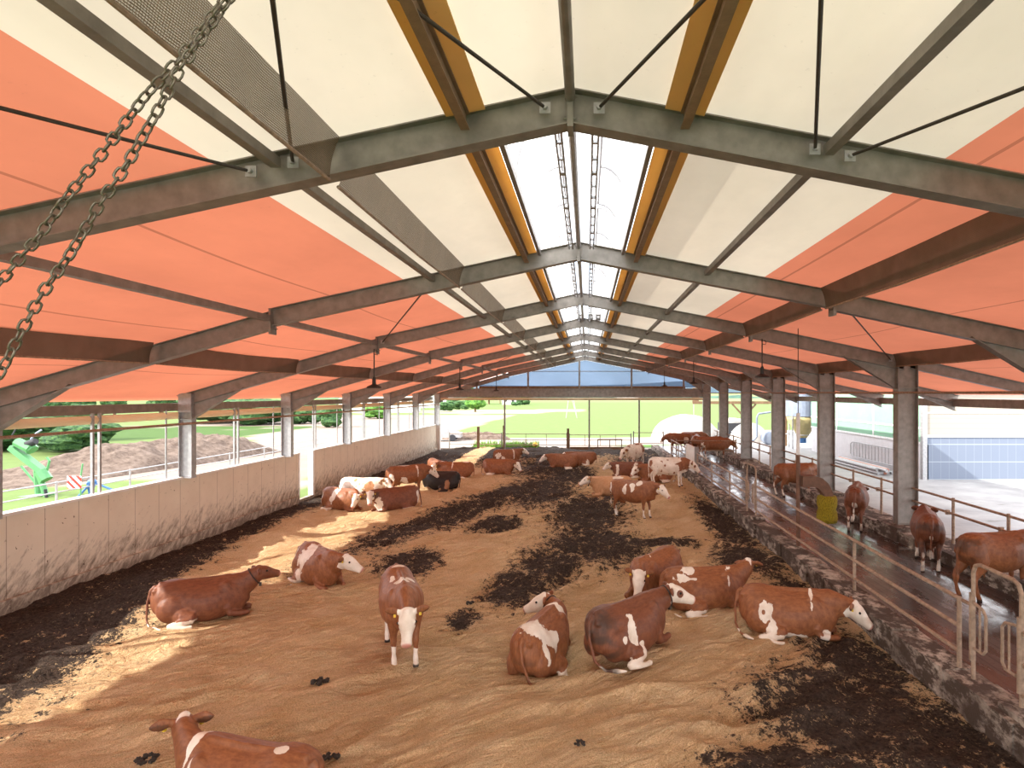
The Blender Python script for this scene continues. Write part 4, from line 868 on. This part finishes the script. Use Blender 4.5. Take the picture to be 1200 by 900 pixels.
    fc = np.clip((th+.05)*9, -1, 1)*.9
    if face == 1: fw = np.where(uu > -.02, 1.1, .75)*np.clip((th+.07)*12, -1, 1)
    elif face == 2: fw = np.where((np.abs(sd_) < .065) & (uu > 0), 1.0, -.6)+np.where(th > .36, 1, 0)    # blaze
    else: fw = np.full(nv, -1.1)+np.where(th > .42, .5*face, 0)
    wh = np.where(inh, fw*1.3+.3, wh)
    ear = (np.abs(sd_) > .15) & (np.abs(sd_) < .36) & (th > -.14) & (th < .10) & (np.abs(uu) < .2) & (np.abs(sd_) > .155); wh = np.where(ear, -1.0, wh)
    if eyep:
        for s in (-1, 1):
            d = np.linalg.norm(co-(H0+HD*.17+SD*s*.115+UP*.03), axis=1); wh = np.where(d < .055*eyep, np.minimum(wh, -(1-d/(.055*eyep))*3-.2), wh)
    if legw and not lie: wh = np.maximum(wh, np.clip((.42-co[:, 2])*5, -2, 1)); 
    if legw and lie: wh = np.where((np.abs(co[:, 1]) > .44) & (co[:, 2] < .16), 1, wh)
    tl = co[:, 0] < -1.0
    wh = np.where(tl & (co[:, 2] < (.62 if not lie else .12)), .9 if legw else -1, wh)
    pink = np.clip((th-.49)/.03, 0, 1)*(rr < .13)*inh
    dark = np.where((co[:, 2] < .05) & (not lie), 1., 0.)+np.where(ear & (uu < .03), .55*tags, 0)
    if dirty: dark = dark+dirty*np.clip((fbm(co[:, 0]*3+x, co[:, 2]*4+y, 4, 7)-.5)*5, 0, 1)*np.clip((-.5-co[:, 0])*3, 0, 1)
    class _o: pass
    me.materials.clear(); me.materials.append(COAT[coat])
    for nm_, ar in (('white', wh), ('pink', pink), ('dark', np.clip(dark, 0, 1))):
        a = me.attributes.new(nm_, 'FLOAT', 'POINT'); a.data.foreach_set('value', ar.astype(np.float32))
    z = bz(x, y)-(.05 if lie else .02) if z is None else z
    t = thing('cow', name_label, 'cow', (x, y, z+up), math.radians(hd), grp); t.scale = (.91*scale, .98*scale, .98*scale)
    bo = bpy.data.objects.new('body', me); COL.objects.link(bo); bo.parent = t
    for s in (-1, 1): MB().ball(h0+hdv*.17+sidev*s*.136+upv*.048, (.026, .024, .024), 10, 8).build('eye', M['eye'], t, True)
    if tags and vox < .04:
        for s in (-1, 1):
            c_ = h0+sidev*s*.20+upv*-.0-hdv*.02+hdv*.045; MB().box(c_, (.035, .035, .05)).build('ear_tag', M['tag_y'], t)
    if collar:
        c_ = n1+nd*L*.72; _, r_, u_ = m.frame((0, 0, 0), nd)
        MB().tube([c_+r_*math.cos(q)*.145+u_*math.sin(q)*.215 for q in np.linspace(0, 2*PI, 24, endpoint=False)], .014, 6, True).build('collar', M['collar'], t)
        MB().box(c_-u_*.25, (.06, .05, .08)).build('collar_weight', M['rod'], t)
    return t
CG = 'cows lying in the bedding'; CS = 'cows standing in the bedding'; CA = 'cows in the alley'
# nearest cows
cow('brown cow with white shoulder stripe lying nearest the camera, seen from behind its head', -3.84, 6.66, 165, True, 'red', [(.72,.0,1.3,.07,.30,.30,1),(.60,.30,1.1,.05,.18,.25,1),(-.52,0,1.45,.10,.08,.08,1),(0.1,.30,1.15,.05,.12,.05,1),(-.3,-.3,.9,.25,.2,.10,1),(-.3,.35,.85,.3,.2,.12,1)], neck=(-22, 30), head=(-52, -38), face=2, side=1, vox=.018, dirty=.5, grp=CG, legw=0)
cow('plain brown cow lying in the sun strip by the left wall, head raised away', -8.0, 12.25, 25, True, 'dark', [], neck=(0, 34), head=(18, -12), face=0, side=-1, vox=.022, scale=.93, collar=True, tags=False, grp=CG, legw=1)
cow('brown cow with broad white flank lying beside the sun strip, white head turned', -6.75, 14.8, -42, True, 'red', [(-.15,0,1.1,.36,.7,.7,1),(-.75,0,1.1,.10,.5,.3,1),(-.15,.1,1.35,.08,.08,.08,-1)], neck=(18, 12), head=(48, -30), face=1, side=-1, vox=.022, grp=CG)
cow('brown cow standing towards the camera with lowered white face and yellow ear tags', -3.32, 10.5, -66, False, 'red', [(.10,.16,1.42,.12,.10,.2,1),(.28,-.02,1.40,.16,.16,.12,1),(-.05,-.15,1.35,.22,.07,.16,1),(-.62,0,1.45,.10,.16,.1,1)], neck=(-4, -8), head=(-10, -52), face=1, side=1, vox=.018, grp=CS, eyep=.9)
cow('white-backed brown cow lying with its rump to the camera, head turned left', -.80, 10.55, 72, True, 'red', [(-.55,0,1.3,.36,.34,.4,1),(.62,-.05,1.3,.12,.30,.36,1),(-.80,.1,1.0,.3,.3,.22,-1),(-.3,-.3,1.1,.3,.10,.35,1),(-.7,-.3,1.0,.10,.3,.3,1)], neck=(58, 22), head=(95, -25), face=1, side=-1, vox=.018, collar=True, tags=False, grp=CG, dirty=.5)
cow('large brown cow lying with dark neck strap and white head pointing right', .72, 10.45, 44, True, 'dark', [(-.30,-.36,1.0,.14,.2,.34,1),(-.12,-.45,.7,.10,.2,.2,1),(-.55,-.33,.95,.07,.15,.08,1)], neck=(-12, 20), head=(-38, -18), face=1, side=-1, vox=.018, collar=True, tags=False, grp=CG, dirty=.8, eyep=1.3)
cow('brown cow lying curled with its white face low towards the camera', 1.60, 13.75, -128, True, 'red', [(.35,-.2,1.3,.05,.25,.3,1),(-.95,0,1.1,.07,.3,.3,1)], neck=(38, 2), head=(22, -48), face=1, side=1, vox=.022, grp=CG)
cow('brown and white cow lying behind its neighbours, looking away over the bedding', 2.55, 12.95, 8, True, 'red', [(-.62,-.22,1.1,.22,.16,.40,1),(-.42,-.1,1.38,.22,.2,.10,1),(.52,-.2,1.2,.06,.2,.22,1),(.62,0,1.36,.12,.14,.08,1),(-.5,-.3,1.25,.3,.1,.05,1)], neck=(18, 30), head=(70, -10), face=2, side=-1, vox=.022, grp=CG)
cow('brown cow lying against the curb, white face resting low to the right', 3.95, 11.6, -14, True, 'red', [(.45,-.05,1.25,.055,.36,.30,1),(-.48,-.40,1.05,.16,.2,.34,1),(-.36,-.48,.72,.14,.2,.24,1),(-.52,-.40,1.02,.055,.2,.06,-1),(0.0,-.40,.57,.6,.2,.10,1),(.72,-.2,.62,.14,.2,.14,1)], neck=(-6, -4), head=(-10, -40), face=1, side=-1, vox=.018, collar=False, grp=CG)
# middle right
cow('brown cow with white saddle patches standing in the middle right, head to the right', 1.75, 22.4, -30, False, 'red', [(.1,-.25,1.15,.16,.2,.26,1),(-.2,-.25,1.12,.17,.2,.22,1),(.35,-.15,1.35,.16,.15,.16,1),(-.95,-.1,1.0,.16,.3,.35,1)], neck=(-5, 4), head=(-12, -36), face=1, vox=.03, grp=CS)
cow('mostly white cow with brown neck standing beside the curb', 3.95, 28.6, -14, False, 'red', [(.85,0,1.15,.42,.6,.42,-1),(-.15,-.33,1.05,.09,.15,.10,-1),(-.92,-.2,1.15,.12,.2,.2,-1)], base=.8, neck=(0, -10), head=(-5, -42), face=1, eyep=1.2, vox=.03, grp=CS)
cow('brown cow with white face lying behind the mostly white standing cow', 3.6, 30.6, 192, True, 'red', [], neck=(15, 5), head=(30, -40), face=1, eyep=1.2, vox=.04, grp=CG)
cow('white cow with brown patches standing at the dark far end, facing the camera', 2.9, 36.2, -118, False, 'red', scale=1.12, up=.12, patches= [(.5,-.25,1.1,.25,.2,.3,-1),(-.3,0,1.35,.25,.2,.15,-1),(-.6,.3,1.1,.3,.2,.3,-1)], base=.75, neck=(-15, -8), head=(-20, -50), face=1, eyep=1.3, vox=.035, grp=CS)
cow('brown and white cow lying right behind the pale tan cow', 2.25, 32.3, 184, True, scale=.92, coat='dark', patches=[(-.45,0,1.0,.22,.6,.5,1),(.75,0,.9,.16,.5,.5,1)], neck=(0, 12), head=(8, -34), face=1, vox=.035, grp=CG)
cow('pale tan cow lying with raised white head to the left, behind the saddle-patched standing cow', 1.15, 27.6, 190, True, 'tan', [(-.3,0,1.35,.4,.3,.08,1)], neck=(-4, 18), head=(-5, -28), face=1, vox=.035, grp=CG, collar=True)
cow('plain red-brown cow lying in the far middle, white head to the left', -1.45, 36.6, 178, True, 'red', [], neck=(0, 8), head=(5, -38), face=1, side=1, vox=.035, grp=CG)
cow('red-brown cow with white belly patch lying in the far middle, behind the white-headed one', -.35, 39.8, 176, True, 'red', [(-.45,.35,.7,.15,.3,.3,1),(-.1,.35,.65,.10,.2,.2,1)], neck=(0, 8), head=(0, -34), face=1, side=1, vox=.04, grp=CG)
cow('brown cow with white shoulder belt lying far back, white head to the right', -5.5, 40.6, 22, True, 'red', [(.42,0,1.1,.10,.6,.5,1),(-.75,-.3,1.0,.25,.3,.3,1),(-.45,-.45,.8,.2,.2,.2,1)], neck=(0, 20), head=(-12, -30), face=1, side=-1, vox=.035, grp=CG)
cow('rounded plain brown cow lying in front of the belted one, head down to the right', -5.15, 34.3, -14, True, 'red', [], neck=(-8, -2), head=(-18, -48), face=1, side=-1, vox=.035, grp=CG)
# left cluster
cow('brown cow with white belt standing in the left group, rump to the camera', -8.35, 27.3, 36, False, 'red', [(.45,-.1,1.1,.07,.5,.35,1),(-.25,-.3,.75,.28,.2,.22,1),(-.9,-.25,.85,.2,.2,.3,1),(-.2,0,1.42,.4,.08,.05,1)], neck=(-5, -6), head=(-15, -45), face=1, vox=.03, grp=CS, dirty=.4)
cow('reddish cow with narrow white belt lying behind the black cow', -7.25, 32.6, 183, True, 'red', [(.18,0,1.1,.055,.6,.5,1),(-.6,0,1.42,.25,.15,.06,1)], neck=(5, 12), head=(40, -40), face=1, side=1, vox=.035, grp=CG)
cow('red-brown cow lying sunlit behind the standing cow of the left group', -8.9, 34.6, -60, True, 'red', [], neck=(10, 14), head=(15, -40), face=1, vox=.04, grp=CG)
cow('black cow with brown flank patch lying in the left group', -7.1, 28.6, 172, True, 'black', [(-.50,.40,.80,.22,.25,.32,1),(-.2,.42,.60,.12,.2,.10,1)], neck=(-10, 2), head=(-30, -50), face=0, side=1, vox=.03, tags=False, grp=CG, legw=0)
cow('white and tan cow lying near the wall, white head to the right', -10.05, 26.2, -8, True, 'tan', [(.55,-.2,.9,.35,.5,.4,-1),(-.7,.2,1.1,.2,.3,.3,-1),(-.2,-.1,1.3,.12,.2,.12,-1)], base=.75, neck=(5, 14), head=(-12, -36), face=1, side=-1, vox=.035, grp=CG)
cow('grey-brown cow with white middle lying nearest the left wall', -10.15, 24.3, -25, True, 'red', [(-.05,-.1,1.1,.22,.6,.5,1),(-.9,-.3,.9,.15,.4,.4,1)], neck=(-30, 0), head=(-80, -50), face=1, side=-1, vox=.035, grp=CG)
cow('brown cow with white face lying towards the camera in the left group', -7.65, 23.6, -138, True, 'dark', [(.85,.1,.8,.2,.4,.35,1),(-.9,.2,1.0,.15,.3,.4,1)], neck=(22, 16), head=(62, -42), face=1, eyep=1.1, side=1, vox=.03, grp=CG)
# alley cows
ZA = .30
cow('brown cow eating at the feed curb behind the brush pole', 8.95, 25.3, 8, False, 'red', [(-.95,-.2,.7,.14,.3,.3,1)], neck=(0, -18), head=(0, -40), face=1, vox=.03, z=ZA, grp=CA)
cow('glossy brown cow in the alley seen from behind, just left of the third right column', 8.85, 19.35, 62, False, 'dark', [(-.95,0,.8,.14,.10,.35,1),(-.3,-.42,.7,.2,.1,.2,1)], neck=(0, -15), head=(0, -45), face=1, vox=.022, z=ZA, grp=CA, dirty=.8)
cow('dark brown cow in the alley seen from behind, right of the third right column', 8.72, 15.1, 66, False, 'dark', [(-.98,0,.8,.10,.07,.35,1)], neck=(-10, 2), head=(-20, -32), face=1, vox=.02, z=ZA, grp=CA, dirty=.7)
cow('plain chestnut cow in the alley nearest the camera, rump to the left', 8.85, 12.75, 12, False, 'red', [], neck=(0, -15), head=(0, -45), face=1, vox=.02, z=ZA, grp=CA, dirty=.7, legw=0)
cow('tan cow of the far alley group with lowered head to the left', 7.0, 44.4, 176, False, 'red', [(-.5,.3,.9,.25,.2,.35,1)], neck=(0, -8), head=(0, -48), face=2, vox=.04, z=ZA, grp=CA)
cow('brown cow of the far alley group behind the railing posts', 7.9, 42.6, 75, False, 'red', [], neck=(0, -10), head=(0, -45), face=2, vox=.04, z=ZA, grp=CA)
cow('brown cow of the far alley group partly hidden behind two others', 8.2, 45.9, 12, False, 'red', [], neck=(0, -8), head=(0, -45), face=2, vox=.04, z=ZA, grp=CA)
cow('brown cow of the far alley group, second from the right columns', 8.5, 41.0, 5, False, 'red', [(-.6,-.2,.6,.2,.3,.2,1)], neck=(0, -12), head=(0, -45), face=2, vox=.04, z=ZA, grp=CA)
cow('brown cow of the far alley group nearest the camera and the right columns', 8.65, 39.7, -4, False, 'red', [(-.9,-.1,.8,.2,.3,.4,1)], neck=(0, -12), head=(0, -45), face=2, vox=.04, z=ZA, grp=CA)
# loose manure clumps near the camera
rn = random.Random(12)
def clump(px, py, r, label):
    p = at(px, py); m = MB()
    for i in range(14):
        a = rn.random()*2*PI; d = rn.random()**.5*r; m.ball((math.cos(a)*d, math.sin(a)*d*.8, .02+rn.random()*.03), (r*.28, r*.24, r*.22), 8, 6, .3, i)
    o = m.build('manure_clump', M['dung']); o.location = (p.x, p.y, bz(p.x, p.y)); tag(o, label, 'manure clump')
M['dung'] = simple('dark_dung', (.05, .038, .03), .9, 0, .4, 20, .5)
clump(374, 808, .13, 'small dark manure clump on the rippled bedding left of centre'); clump(388, 892, .10, 'dark manure clump behind the nearest lying cow')
clump(679, 889, .07, 'tiny dark clump at the near edge of the bedding'); clump(172, 893, .12, 'dark manure clump in front of the nearest lying cow')
clump(552, 712, .10, 'dark clump on the bedding right of the standing white-faced cow')
